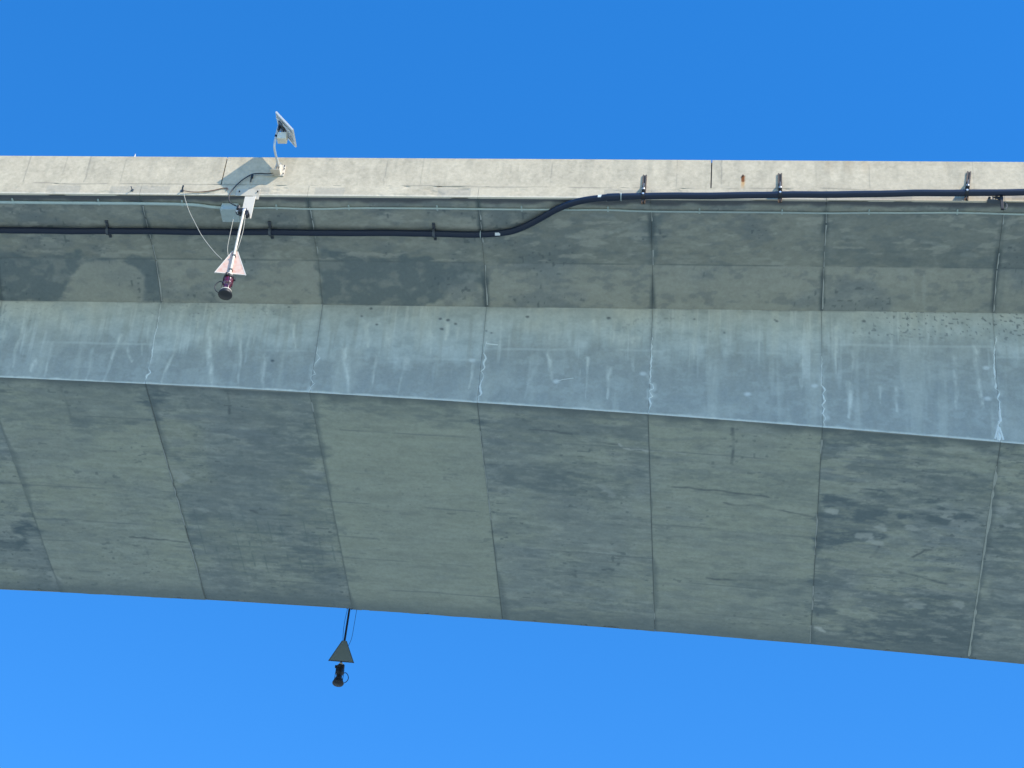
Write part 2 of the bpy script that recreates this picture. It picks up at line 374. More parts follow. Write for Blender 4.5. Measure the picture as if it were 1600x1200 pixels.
    for k, (u, v) in enumerate(WEB_HOLE):
        if U.max() > u - .2 and U.min() < u + .2:
            r = 0.014 + 0.02 * ((k * 5) % 4) / 4 + 0.03 * (fbm(U * 12, V * 12, 83, 3) - 0.5)
            c = mixc(c, (0.10, 0.12, 0.13), 0.85 * sstep(r + .02, r - 0.015, np.sqrt(((U - u) / 1.3) ** 2 + (V - v) ** 2)))
    u, v = web_uv(1541, 575)
    for (px, py) in ((1541, 575), (1543, 623), (1273, 603), (1168, 616), (869, 596), (738, 563), (1005, 584)):
        u, v = web_uv(px, py)
        c = mixc(c, (0.58, 0.61, 0.58), 0.85 * sstep(0.075, 0.02, np.sqrt(((U - u) / 1.4) ** 2 + (V - v) ** 2)))
    # grime at joints and a crust of lime along the lower arris
    dj = np.abs(U / L - np.round(U / L)) * L
    c = mixc(c, (0.24, 0.27, 0.265), 0.4 * sstep(0.07, 0.0, dj - 0.12 * (fbm(np.round(U / L) * 5 + U * 0, V * 2.0, 80, 4) - 0.5)) * sstep(0.9, 0.3, f))
    c = mixc(c, (0.20, 0.215, 0.20), 0.5 * sstep(0.05, 0.0, V) * sstep(0.4, 0.6, fbm(U * 2, U * 0, 81, 3)))
    c = mixc(c, (0.63, 0.64, 0.56), 0.9 * sstep(0.055, 0.02, D - V - 0.05 * (fbm(U * 3, U * 0, 82, 4) - 0.5)))
    return c
WEBL = {k: web_uv((k - 3) * 262 + 880, WEB_LINE[min(max(k + 1, 1), 7)])[1] for k in range(-1, 8)}
def col_soffit(U, V):
    seg = np.floor(U / L)
    y0 = yB(U)
    n1 = fbm(U * 0.55, V * 0.55, 91, 5); n2 = fbm(U * 2.2, V * 9, 92, 4); n3 = fbm(U * 10, V * 10, 93, 3); n4 = fbm(U * 0.9, V * 3.2, 94, 5)
    base = np.repeat(WARM[None], len(U), 0)
    h = _h(seg, seg * 0 + 1, 6)
    tone = np.zeros_like(U); busy = np.full_like(U, 0.5)
    for k, t in PANEL_TONE.items():
        tone[seg == k] = t
    for k, b in {-1: 0.7, 0: 0.42, 1: 0.70, 2: 0.18, 3: 0.55, 4: 0.38, 5: 0.80, 6: 0.8}.items():
        busy[seg == k - 0] = b
    c = base * (1 + 0.05 * (h - 0.5))[:, None]
    c = mixc(c, (0.245, 0.278, 0.272), np.clip(tone * 1.6 + 0.85 * busy * sstep(0.40, 0.64, n1), 0, 1))
    off = seg * 13.7
    brush = fbm(U * 0.75 + off, V * 4.5, 95, 5)
    patch = fbm(U * 0.45 + off, V * 0.7, 96, 4)
    c = mixc(c, (0.20, 0.235, 0.24), busy * 0.9 * sstep(0.52, 0.64, brush) * sstep(0.38, 0.58, patch))
    c = mixc(c, (0.40, 0.425, 0.385), busy * 0.35 * sstep(0.58, 0.72, fbm(U * 1.3 + off, V * 4.0, 97, 4)))
    fine_ = fbm(U * 2.6 + off, V * 7.5, 116, 5); grain_ = fbm(U * 1.1 + off, V * 16, 117, 4)
    c = mixc(c, (0.205, 0.238, 0.238), np.clip(busy * 1.0, 0, 1) * 0.55 * sstep(0.54, 0.66, fine_))
    c = mixc(c, (0.42, 0.435, 0.38), np.clip(busy * 1.0, 0, 1) * 0.45 * sstep(0.45, 0.33, fine_))
    hat = fbm(U * 5.5 + off, V * 13, 118, 4)
    c = mixc(c, (0.15, 0.185, 0.185), busy * 0.65 * sstep(0.60, 0.69, hat) * sstep(0.42, 0.58, fbm(U * 0.9 + off, V * 1.3, 120, 3)))
    c = mixc(c, (0.43, 0.45, 0.40), busy * 0.45 * sstep(0.37, 0.29, hat) * sstep(0.45, 0.6, fbm(U * 0.8 + off, V * 1.1, 121, 3)))
    c = c * (1 + (0.10 + 0.16 * busy) * (grain_ - 0.5))[:, None]
    c = c * (0.90 + 0.20 * n2)[:, None] * (0.93 + 0.14 * n3)[:, None] * (0.95 + 0.1 * n4)[:, None]
    fm = fbm(U * 4.5, V * 13, 122, 5)
    c = mixc(c, DARK, 0.92 * soft_dark(U, V, SOF_DARK, 101, 1.3, 1.1, 3.8, 0.12) * (0.45 + 0.75 * sstep(0.34, 0.56, fm)) * (0.65 + 0.5 * sstep(0.34, 0.58, fbm(U * 1.2, V * 4.0, 102, 4))))
    wu = fbm(U * 6, V * 6, 103, 3)
    for P, wd, s in SOF_LIGHT:
        if near(U, V, P, 0.6):
            c = mixc(c, (0.46, 0.48, 0.44), s * sstep(1.15, 0.35, (line_d(U, V * 1.0, P) + (fbm(U * 5, V * 9, 115, 4) - 0.5) * 2.2 * wd) / wd))
    for P in SOF_CRACK:
        if near(U, V, P, 0.3):
            d = line_d(U + 0.10 * (fbm(U * 1.7, V * 1.7, 112, 3) - .5), V + 0.22 * (fbm(U * 1.6, V * 2.5, 113, 4) - .5), P)
            c = mixc(c, (0.12, 0.145, 0.15), (0.25 + 0.55 * sstep(0.35, 0.6, fbm(U * 3, V * 3, 114, 3))) * sstep(0.055, 0.006, d))
    # board seams of the form, running with the bridge
    for k, vy in enumerate((1.15, 2.45, 3.7, 4.95, 5.75, 6.9)):
        a = fbm(U * 0.8 + 31 * k, seg + 0.5, 104, 3)
        c = mixc(c, (0.165, 0.195, 0.195), 0.6 * sstep(0.48, 0.60, a) * sstep(0.030, 0.008, np.abs(V - y0 - vy - 0.03 * (h - .5) - 0.03 * (vnoise(U * 1.3, V * 0 + k, 105) - .5))))
    # bay 2: shallow print of the form grid
    g = (seg == 1) * sstep(3.8, 4.8, V - y0) * sstep(7.2, 6.0, V - y0)
    gx = sstep(0.44, 0.5, np.abs((U / 0.28) % 1 - 0.5) + 0.10 * (wu - .5)) ; gy = sstep(0.42, 0.5, np.abs((V / 0.55) % 1 - 0.5) + 0.10 * (wu - .5))
    c = mixc(c, (0.15, 0.195, 0.19), g * 0.7 * np.maximum(gx, gy) * sstep(0.40, 0.55, fbm(U * 1.6, V * 1.6, 106, 3)))
    sp = sstep(0.86, 0.91, vnoise(U * 8, V * 17, 107))
    c = mixc(c, (0.14, 0.17, 0.17), np.clip(0.15 + busy, 0, 0.8) * sp * sstep(0.5, 0.72, vnoise(U * 1.1, V * 1.1, 108)))
    # darker towards the far edge, grime by the web, dirt beside the joints
    c = mixc(c, DARK, 0.75 * sstep(0.75, 0.0, YE - V + 0.35 * (fbm(U * 1.2, V, 109, 4) - 0.5)))
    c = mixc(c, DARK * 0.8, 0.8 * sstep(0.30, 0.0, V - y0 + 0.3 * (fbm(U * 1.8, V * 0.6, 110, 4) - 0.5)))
    j = np.round(U / L); sd = U - j * L
    wj = 0.03 + 0.24 * sstep(0.45, 0.75, fbm(j * 7 + V * 0.45, j * 0, 111, 4))
    side = np.where(_h(j, j * 0, 7) > 0.35, 1.0, -1.0)
    c = mixc(c, DARK * 0.85, 0.55 * sstep(1.0, 0.2, np.where(sd * side > 0, np.abs(sd) / wj, np.abs(sd) / 0.03)))
    return c

# ------------------------------------------------------------------ mesh builder
class MB:
    def __init__(s): s.v = []; s.c = []; s.n = 0; s.loops = []; s.sizes = []; s.smooth = []
    def add(s, verts, faces, col=(0.4, 0.4, 0.4), smooth=False):
        verts = np.asarray(verts, float).reshape(-1, 3)
        col = np.asarray(col, float)
        if col.ndim == 1: col = np.repeat(col[None], len(verts), 0)
        s.v.append(verts); s.c.append(col)
        if isinstance(faces, np.ndarray):
            s.loops.append((faces + s.n).ravel()); s.sizes.append(np.full(len(faces), faces.shape[1])); s.smooth.append(np.full(len(faces), smooth))
        else:
            for f in faces:
                s.loops.append(np.array(f) + s.n); s.sizes.append(np.array([len(f)])); s.smooth.append(np.array([smooth]))
        s.n += len(verts)
    def grid(s, P, col, flip=False, smooth=True):
        """P: (nu, nv, 3)"""
        nu, nv = P.shape[:2]
        i = (np.arange(nu - 1)[:, None] * nv + np.arange(nv - 1)[None]).ravel()
        f = np.stack([i, i + nv, i + nv + 1, i + 1], 1)
        if flip: f = f[:, ::-1]
        s.add(P.reshape(-1, 3), f, col, smooth)
    def box(s, c, size, rot=None, col=(0.4, 0.4, 0.4), bevel=0.0):
        h = np.array(size) / 2.0
        V = []
        for sx in (-1, 1):
            for sy in (-1, 1):
                for sz in (-1, 1): V.append((sx * h[0], sy * h[1], sz * h[2]))
        V = np.array(V)
        F = [(0, 1, 3, 2), (4, 6, 7, 5), (0, 4, 5, 1), (2, 3, 7, 6), (0, 2, 6, 4), (1, 5, 7, 3)]
        if bevel > 0:                                  # chamfered box: every face inset, edges and corners filled
            V2 = []; idx = {}
            for a in range(8):
                sg = np.sign(V[a])
                for ax in range(3):
                    q = sg * (h - bevel); q[ax] = sg[ax] * h[ax]
                    idx[(a, ax)] = len(V2); V2.append(q)
            F2 = []
            axes = [0, 0, 1, 1, 2, 2]
            for f, ax in zip(F, axes): F2.append([idx[(a, ax)] for a in f])
            for f, ax in zip(F, axes):
                for k in range(4):
                    a, b = f[k], f[(k + 1) % 4]
                    oth = [q for q in range(3) if q != ax and V[a][q] == V[b][q]][0]
                    if oth > ax: F2.append([idx[(b, ax)], idx[(a, ax)], idx[(a, oth)], idx[(b, oth)]])
            for a in range(8):
                t = [idx[(a, 0)], idx[(a, 1)], idx[(a, 2)]]
                if np.prod(np.sign(V[a])) < 0: t = t[::-1]
                F2.append(t)
            V, F = np.array(V2), F2
        if rot is not None: V = V @ np.array(rot).T
        s.add(V + np.array(c), F, col)
    def tube(s, pts, r, n=10, col=(0.4, 0.4, 0.4), cap=True):
        P = [Vector(p) for p in pts]; N = len(P)
        rr = [r] * N if not isinstance(r, (list, tuple)) else list(r)
        T = []
        for k in range(N):
            t = (P[min(k + 1, N - 1)] - P[max(k - 1, 0)]); T.append(t.normalized())
        u = T[0].orthogonal().normalized(); V = []
        for k in range(N):
            u = (u - T[k] * u.dot(T[k])).normalized(); w_ = T[k].cross(u)
            for a in range(n):
                an = 2 * math.pi * a / n
                V.append(P[k] + (u * math.cos(an) + w_ * math.sin(an)) * rr[k])
        F = []
        for k in range(N - 1):
            for a in range(n):
                b = (a + 1) % n
                F.append((k * n + a, k * n + b, (k + 1) * n + b, (k + 1) * n + a))
        if F: s.add(V, np.array(F), col, True)
        if cap:
            s.add(V[:n], [tuple(range(n))[::-1]], col); s.add(V[-n:], [tuple(range(n))], col)
    def lathe(s, prof, origin=(0, 0, 0), n=24, col=(0.4, 0.4, 0.4)):
        """prof: [(r, z)...] about local Z, from top to bottom"""
        o = np.array(origin); V = []
        for r, z in prof:
            for a in range(n):
                an = 2 * math.pi * a / n; V.append(o + (r * math.cos(an), r * math.sin(an), z))
        F = []
        for k in range(len(prof) - 1):
            for a in range(n):
                b = (a + 1) % n; F.append((k * n + a, (k + 1) * n + a, (k + 1) * n + b, k * n + b))
        s.add(V, np.array(F), col, True)
    def prism(s, poly, d0, d1, axes=('x', 'z', 'y'), col=(0.4, 0.4, 0.4)):
        """polygon in (a,b), extruded along c from d0 to d1"""
        m = {'x': 0, 'y': 1, 'z': 2}; n = len(poly); V = []
        for d in (d0, d1):
            for a, b in poly:
                q = [0, 0, 0]; q[m[axes[0]]] = a; q[m[axes[1]]] = b; q[m[axes[2]]] = d; V.append(q)
        F = [tuple(range(n))[::-1], tuple(range(n, 2 * n))] + [(k, (k + 1) % n, n + (k + 1) % n, n + k) for k in range(n)]
        s.add(V, F, col)
    def build(s, name, mat, parent=None, loc=None, fix=True):
        me = bpy.data.meshes.new(name)
        V = np.concatenate(s.v); C = np.concatenate(s.c)
        if loc is not None: V = V - np.array(loc)
        loops = np.concatenate(s.loops).astype(np.int32); sizes = np.concatenate(s.sizes).astype(np.int32)
        me.vertices.add(len(V)); me.vertices.foreach_set('co', V.astype(np.float32).ravel())
        me.loops.add(len(loops)); me.loops.foreach_set('vertex_index', loops)
        me.polygons.add(len(sizes)); me.polygons.foreach_set('loop_start', (np.cumsum(sizes) - sizes).astype(np.int32))
        me.update(calc_edges=True)
        me.polygons.foreach_set('use_smooth', np.concatenate(s.smooth))
        at = me.color_attributes.new('albedo', 'FLOAT_COLOR', 'POINT')
        at.data.foreach_set('color', np.concatenate([C, np.ones((len(C), 1))], 1).astype(np.float32).ravel())
        me.validate()
        if fix and len(V) < 20000:
            import bmesh
            bm = bmesh.new(); bm.from_mesh(me); bmesh.ops.recalc_face_normals(bm, faces=bm.faces); bm.to_mesh(me); bm.free()
        me.materials.append(mat)
        o = bpy.data.objects.new(name, me); COL.objects.link(o)
        if parent is not None: o.parent = parent
        elif loc is not None: o.location = loc
        return o
def empty(name, loc=(0, 0, 0)):
    o = bpy.data.objects.new(name, None); o.empty_display_size = 0.2; o.location = loc; COL.objects.link(o); return o
def tag(o, label=None, cat=None, group=None, kind=None):
    if label: o['label'] = label
    if cat: o['category'] = cat
    if group: o['group'] = group
    if kind: o['kind'] = kind
    return o
def children(o): return [c for c in bpy.data.objects if c.parent == o]
def copy_tree(o, parent=None):
    c = o.copy(); COL.objects.link(c)
    if parent is not None: c.parent = parent
    for ch in children(o): copy_tree(ch, c)
    return c

# ------------------------------------------------------------------ materials
def mat(name, color=None, rough=0.5, metal=0.0, attr=False, grain=0.0, gscale=40.0, bump=0.0, spec=0.5, dirt=0.0, dirtcol=(0.05, 0.04, 0.03), trans=0.0):
    m = bpy.data.materials.new(name); m.use_nodes = True
    t = m.node_tree; b = t.nodes['Principled BSDF']
    b.inputs['Roughness'].default_value = rough; b.inputs['Metallic'].default_value = metal
    b.inputs['Specular IOR Level'].default_value = spec
    tc = t.nodes.new('ShaderNodeTexCoord')
    if attr:
        a = t.nodes.new('ShaderNodeAttribute'); a.attribute_name = 'albedo'; src = a.outputs['Color']
    else:
        a = t.nodes.new('ShaderNodeRGB'); a.outputs[0].default_value = (*color, 1); src = a.outputs[0]
    if dirt > 0:
        nz = t.nodes.new('ShaderNodeTexNoise'); nz.inputs['Scale'].default_value = 9.0; nz.inputs['Detail'].default_value = 5
        t.links.new(tc.outputs['Object'], nz.inputs['Vector'])
        cr = t.nodes.new('ShaderNodeValToRGB'); cr.color_ramp.elements[0].position = 0.48; cr.color_ramp.elements[1].position = 0.72
        t.links.new(nz.outputs['Fac'], cr.inputs['Fac'])
        ml = t.nodes.new('ShaderNodeMath'); ml.operation = 'MULTIPLY'; ml.inputs[1].default_value = dirt
        t.links.new(cr.outputs['Color'], ml.inputs[0])
        mx = t.nodes.new('ShaderNodeMixRGB'); mx.inputs['Color2'].default_value = (*dirtcol, 1)
        t.links.new(ml.outputs[0], mx.inputs['Fac']); t.links.new(src, mx.inputs['Color1']); src = mx.outputs['Color']
    if grain > 0 or bump > 0:
        nz = t.nodes.new('ShaderNodeTexNoise'); nz.inputs['Scale'].default_value = gscale; nz.inputs['Detail'].default_value = 6; nz.inputs['Roughness'].default_value = 0.7
        t.links.new(tc.outputs['Object'], nz.inputs['Vector'])
        if grain > 0:
            mr = t.nodes.new('ShaderNodeMapRange'); mr.inputs['From Min'].default_value = 0.25; mr.inputs['From Max'].default_value = 0.75
            mr.inputs['To Min'].default_value = 1 - grain; mr.inputs['To Max'].default_value = 1 + grain
            t.links.new(nz.outputs['Fac'], mr.inputs['Value'])
            mm = t.nodes.new('ShaderNodeVectorMath'); mm.operation = 'SCALE'
            t.links.new(src, mm.inputs[0]); t.links.new(mr.outputs[0], mm.inputs['Scale']); src = mm.outputs[0]
        if bump > 0:
            bp = t.nodes.new('ShaderNodeBump'); bp.inputs['Strength'].default_value = 1.0; bp.inputs['Distance'].default_value = bump
            t.links.new(nz.outputs['Fac'], bp.inputs['Height']); t.links.new(bp.outputs['Normal'], b.inputs['Normal'])
    t.links.new(src, b.inputs['Base Color'])
    return m
M_CONC = mat('concrete', attr=True, rough=0.92, grain=0.10, gscale=14.0, bump=0.004, spec=0.25)
M_ASPH = mat('asphalt', (0.05, 0.05, 0.05), 0.9, grain=0.3)
M_WATER = mat('water', (0.29, 0.335, 0.30), 0.5, bump=0.0, spec=0.3)
M_BLACK = mat('black_pipe', (0.006, 0.014, 0.036), 0.42, grain=0.15, gscale=30, spec=0.45)
M_HDPE = mat('black_rubber', (0.014, 0.014, 0.017), 0.55)
M_STEEL = mat('weathered_steel', (0.11, 0.09, 0.075), 0.65, 0.35, dirt=0.6, dirtcol=(0.16, 0.07, 0.03))
M_DSTEEL = mat('dark_galvanised', (0.085, 0.10, 0.12), 0.6, 0.3, dirt=0.4)
M_ZINC = mat('zinc', (0.72, 0.72, 0.70), 0.38, 0.6)
M_WHITE = mat('white_paint', (0.64, 0.565, 0.46), 0.45, dirt=0.12, dirtcol=(0.4, 0.36, 0.3))
M_PLATE = mat('dull_galvanised_plate', (0.50, 0.44, 0.345), 0.6, dirt=0.5, dirtcol=(0.30, 0.25, 0.18))
M_CREAM = mat('cream_plastic', (0.72, 0.68, 0.56), 0.5, dirt=0.12, dirtcol=(0.3, 0.27, 0.2))
M_ALU = mat('aluminium', (0.60, 0.58, 0.54), 0.45, 0.25)
M_BACK = mat('backsheet', (0.62, 0.62, 0.60), 0.5)
M_CELL = mat('solar_cells', (0.012, 0.018, 0.05), 0.12, spec=0.6)
M_GREY = mat('grey_pvc', (0.40, 0.47, 0.46), 0.5, dirt=0.2, dirtcol=(0.2, 0.22, 0.22))
M_PVC = mat('pale_conduit', (0.42, 0.50, 0.47), 0.5, dirt=0.25, dirtcol=(0.25, 0.28, 0.27))
M_CABLE = mat('black_cable', (0.018, 0.018, 0.022), 0.5)
M_WIRE = mat('pale_wire', (0.42, 0.39, 0.32), 0.5)
M_RUSTC = mat('brown_cable', (0.15, 0.085, 0.06), 0.6)
M_MARK = mat('faded_red_paint', (0.66, 0.47, 0.38), 0.5, dirt=0.75, dirtcol=(0.62, 0.26, 0.17))
M_PLBACK = mat('plate_back', (0.22, 0.265, 0.255), 0.6)
M_EDGE = mat('white_edge', (0.68, 0.62, 0.54), 0.5)
M_LENS = mat('red_lens', (0.095, 0.012, 0.030), 0.22, spec=0.9)
M_LABEL = mat('white_sticker', (0.66, 0.69, 0.70), 0.5)

# ------------------------------------------------------------------ setting: the water under the bridge
mb = MB()
S = 4000.0
mb.add([(-S, -S, -37.2), (S, -S, -37.2), (S, S, -37.2), (-S, S, -37.2)], [(0, 1, 2, 3)])
tag(mb.build('water', M_WATER, loc=(0, 0, -37.2)), kind='structure')

# ------------------------------------------------------------------ the bridge
bridge = empty('box_girder_bridge', (0, 0, 0))
tag(bridge, 'grey concrete box girder bridge overhead, stained segments, pale sunlit parapet', 'bridge')
GAP = 0.0025
rng = np.random.default_rng(5)

def ribbon(mbd, pts3, nrm, width, col):
    """an irregular crust of sealant or lime lying on a surface"""
    P = [Vector(p) for p in pts3]; n = Vector(nrm); V = []
    for k in range(len(P)):
        t = (P[min(k + 1, len(P) - 1)] - P[max(k - 1, 0)]).normalized()
        sd = t.cross(n).normalized(); wd = width[k] if not np.isscalar(width) else width
        V += [P[k] - sd * wd / 2 + n * 0.004, P[k] + n * (0.004 + wd * 0.25), P[k] + sd * wd / 2 + n * 0.004]
    F = []
    for k in range(len(P) - 1):
        a = 3 * k
        F += [(a, a + 3, a + 4, a + 1), (a + 1, a + 4, a + 5, a + 2)]
    mbd.add(V, F, col)
def dens(path, step=0.04):
    out = []
    for k in range(len(path) - 1):
        a = np.array(path[k]); b = np.array(path[k + 1]); n = max(1, int(np.linalg.norm(b - a) / step))
        for i in range(n): out.append(a + (b - a) * i / n)
    out.append(np.array(path[-1])); return out
LIME = (0.66, 0.69, 0.65); SEAL = (0.40, 0.44, 0.42)
def web_p(u, t): return (u, PW[0] + TW * t, PW[1] - t)
WEB_N = Vector((0, -1, -TW)).normalized(); WN1 = Vector((0, -(ZE - PF[1]) / 1, -PF[0])).normalized()
WN1 = Vector((0, (PF[1] - ZE), -PF[0])).normalized(); WN2 = Vector((0, PW[1] - PF[1], -(PW[0] - PF[0]))).normalized()

for k in range(-5, 12):
    xa = k * L + GAP; xb = (k + 1) * L - GAP
    fine = -2 <= k <= 7
    du = 0.021 if fine else 0.4
    U = np.linspace(xa, xb, int((xb - xa) / du) + 1)
    jy, jz = rng.normal(0, 0.004, 2)                 # each segment sits a few millimetres off its neighbour
    # ---- girder body: near web (weathered, visible), inner faces, top slab, far web
    g = MB()
    nt_ = 110 if fine else 6
    T = np.linspace(0, 1, nt_)
    UU, TT = np.meshgrid(U, T, indexing='ij'); DD = drop(UU) * TT
    rough = 0.004 * (fbm(UU * 3, DD * 3, 7, 4) - 0.5) if fine else 0
    P = np.stack([UU, PW[0] + TW * DD + jy + rough, PW[1] - DD], -1)
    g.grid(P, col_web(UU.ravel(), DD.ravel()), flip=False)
    x0, x1 = xa, xb
    sec = []
    for x in (x0, x1):
        yb, zb = yB(x), zB(x); m = lambda y: 2 * YC - y
        sec.append([(x, PW[0] + jy, PW[1]), (x, yb + jy, zb), (x, yb + 0.45, zb + 0.14), (x, PW[0] + 0.45, PW[1] + 0.25),
                    (x, m(PW[0] + 0.45), PW[1] + 0.25), (x, m(yb + 0.45), zb + 0.14), (x, m(yb), zb + 0.03), (x, m(PW[0]), PW[1]), (x, m(PW[0]), -0.98), (x, PW[0] + jy, -0.98)])
    n = len(sec[0]); V = sec[0] + sec[1]
    cc = (0.30, 0.31, 0.28)
    g.add(V, [(a, n + a, n + (a + 1) % n, (a + 1) % n) for a in range(1, n)] + [(0, 1, 2, 3), (0, 3, 4, 9), (4, 7, 8, 9), (4, 5, 6, 7)] +
          [(n + 3, n + 2, n + 1, n + 0), (n + 9, n + 4, n + 3, n + 0), (n + 9, n + 8, n + 7, n + 4), (n + 7, n + 6, n + 5, n + 4)], cc)
    # lime crust down the joint at the left end of this segment
    if k in ZIG:
        ox, Z = ZIG[k]
        pts = dens(px_list(web_uv, [(p[0] / 4 + ox, p[1] / 4 + 460) for p in Z]))
        r2 = np.random.default_rng(k)
        nn = vnoise(np.arange(len(pts)) * 0.35, np.zeros(len(pts)), k)
        wd = ({1: .7, 2: .6, 3: 1.1, 4: 1.0, 5: .9, 6: 1.25}[k]) * (0.006 + 0.075 * nn ** 1.6 * np.linspace(0.35, 1.0, len(pts)))
        pts = [q + r2.normal(0, 0.006, 2) for q in pts]
        ribbon(g, [web_p(q[0], q[1]) for q in pts], WEB_N, list(wd), LIME)
        if k == 6:
            for a_, b_ in (((1440, 820), (1418, 905)), ((1446, 830), (1472, 912))):
                pts = dens([web_uv(a_[0] / 4 + ox, a_[1] / 4 + 460), web_uv(b_[0] / 4 + ox, b_[1] / 4 + 460)])
                ribbon(g, [web_p(*q) for q in pts], WEB_N, 0.04, LIME)
        if k == 3:
            pts = dens(px_list(web_uv, [(760, 537), (768, 538), (778, 539)])); ribbon(g, [web_p(*q) for q in pts], WEB_N, 0.03, LIME)
    if k == 3:
        pts = dens(px_list(web_uv, [(869, 596), (880, 593), (896, 591)])); ribbon(g, [web_p(*q) for q in pts], WEB_N, 0.012, LIME)
    seg = g.build('girder_segment', M_CONC, bridge, fix=False)
    # ---- wing slab with the sunlit slab edge
    wg = MB()
    nv = 70 if fine else 4
    s = np.concatenate([np.linspace(0.02, S1, nv), np.linspace(S1, S1 + S2, nv // 2)[1:]])
    UU, SS = np.meshgrid(U, s, indexing='ij')
    t1 = np.clip(SS / S1, 0, 1); t2 = np.clip((SS - S1) / S2, 0, 1)
    Y = PF[0] * t1 + (PW[0] - PF[0]) * t2; Z = ZE + (PF[1] - ZE) * t1 + (PW[1] - PF[1]) * t2
    # drip groove cast 9 cm in from the edge
    if fine:
        Z = Z + 0.018 * np.exp(-((SS - 0.10) / 0.022) ** 4) + 0.005 * (fbm(UU * 2.5, SS * 2.5, 8, 4) - 0.5) * sstep(0.1, 0.3, SS)
    P = np.stack([UU, Y, Z + jz * sstep(0.2, 0.6, SS)], -1)
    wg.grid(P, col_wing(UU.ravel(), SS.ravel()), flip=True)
    ze = np.linspace(-0.885, ZE + 0.018, 18 if fine else 3)
    UU, EE = np.meshgrid(U, ze, indexing='ij')
    chip = 0.010 * sstep(0.60, 0.78, fbm(UU * 2.4, EE * 5, 9, 4)) if fine else 0
    wg.grid(np.stack([UU, -0.010 + chip + EE * 0, EE], -1), col_edge(UU.ravel(), EE.ravel()), flip=True)
    # chamfer between slab edge and soffit
    Pc = np.zeros((len(U), 2, 3)); Pc[:, 0] = np.stack([U, U * 0 - 0.010, U * 0 + ZE + 0.018], -1); Pc[:, 1] = np.stack([U, U * 0 + 0.02, U * 0 + ZE], -1)
    if fine:
        nb = 0.012 * sstep(0.66, 0.74, vnoise(U * 2.2, U * 0, 10)); Pc[:, 0, 2] += nb * 0.0; Pc[:, 1, 2] += nb
    wg.grid(Pc, np.repeat(np.array((0.56, 0.50, 0.39))[None], 2 * len(U), 0), flip=True)
    q = [(-0.010, -0.885), (-0.010, ZE + 0.018), (0.02, ZE), PF, PW, (PW[0], -0.98), (0.0, -0.98), (0.0, -0.885)]
    n = len(q); V = [(x, y, z) for x in (x0, x1) for y, z in q]
    ends = [(0, 1, 6, 7), (1, 2, 5, 6), (2, 3, 4, 5)]
    wg.add(V, [tuple(e) for e in ends] + [tuple(n + i for i in e)[::-1] for e in ends] + [(7, n + 7, n, 0), (6, n + 6, n + 7, 7), (5, n + 5, n + 6, 6)], cc)
    if k >= 1 and k <= 6:                            # worn sealant bead along parts of the joint
        for a, b in ((0.30, 0.62), (0.68, 1.28), (1.45, 1.90), (1.94, 2.93)):
            if vnoise(np.array([k * 3.1 + a * 5]), np.array([0.0]), 33)[0] < 0.30: continue
            pts = np.linspace(a, b, 30); nn = vnoise(pts * 7, pts * 0 + k, 34)
            pp = []
            for v_ in pts:
                t1 = min(v_ / S1, 1); t2 = max((v_ - S1) / S2, 0)
                pp.append((k * L + 0.016 + 0.015 * (nn[len(pp)] - 0.5), PF[0] * t1 + (PW[0] - PF[0]) * t2, ZE + (PF[1] - ZE) * t1 + (PW[1] - PF[1]) * t2))
            ribbon(wg, pp, WN1 if b <= 1.9 else WN2, list(0.006 + 0.030 * nn), (0.43, 0.45, 0.42))
    wg.build('wing_slab', M_CONC, seg, fix=False)
    # ---- bottom slab
    bs = MB()
    nv = 230 if fine else 6
    vv = np.linspace(0, 1, nv)
    UU, VV = np.meshgrid(U, vv, indexing='ij')
    Yb = yB(UU) + 0.012; Y = Yb + (YE - Yb) * VV
    bumpz = 0.010 * (fbm(UU * 1.2, Y * 1.2, 12, 4) - 0.5) + sstep(0.25, 0.0, YE - Y) * (0.022 * (fbm(UU * 2.5, Y * 0 + 4, 13, 5) - 0.42) + 0.035 * sstep(0.72, 0.8, fbm(UU * 4, Y * 6, 14, 3))) if fine else 0
    P = np.stack([UU, Y, zB(UU) + 0.004 + jz * (1 + 1.5 * VV) + bumpz], -1)
    bs.grid(P, col_soffit(UU.ravel(), Y.ravel()), flip=True)
    V = []
    for x in (x0, x1):
        V += [(x, yB(x) + 0.012, zB(x) + 0.004), (x, YE, zB(x) + 0.004 + jz), (x, YE - 0.02, zB(x) + 0.35), (x, yB(x) + 0.04, zB(x) + 0.35)]
    bs.add(V, [(0, 1, 2, 3), (7, 6, 5, 4), (1, 5, 6, 2), (2, 6, 7, 3), (3, 7, 4, 0)], cc)
    if 0 <= k <= 6:
        r2 = np.random.default_rng(k + 50)
        y_a = yB(k * L) + 0.15; cuts = {0: (), 1: ((0.20, 0.62), (0.70, 0.93)), 2: ((0.02, 0.06),), 3: ((0.10, 0.5),), 4: ((0.86, 0.97),), 5: ((0.03, 0.09), (0.36, 0.55), (0.7, 0.82), (0.9, 0.99)), 6: ((0.08, 0.30), (0.30, 0.985))}[k]
        for a, b in cuts:
            pts = np.linspace(y_a + (YE - y_a) * a, y_a + (YE - y_a) * b, 60); nn = vnoise(pts * 5, pts * 0 + k, 35)
            wmax = 0.075 if k == 6 else 0.034
            ribbon(bs, [(k * L + 0.02 * (nn[i] - 0.5) - 0.004, y_, zB(k * L) + 0.002) for i, y_ in enumerate(pts)], (0, 0, -1), list(0.010 + wmax * nn), (0.37, 0.40, 0.365) if k == 6 else (0.32, 0.35, 0.33))
    bs.build('bottom_slab', M_CONC, seg, fix=False)

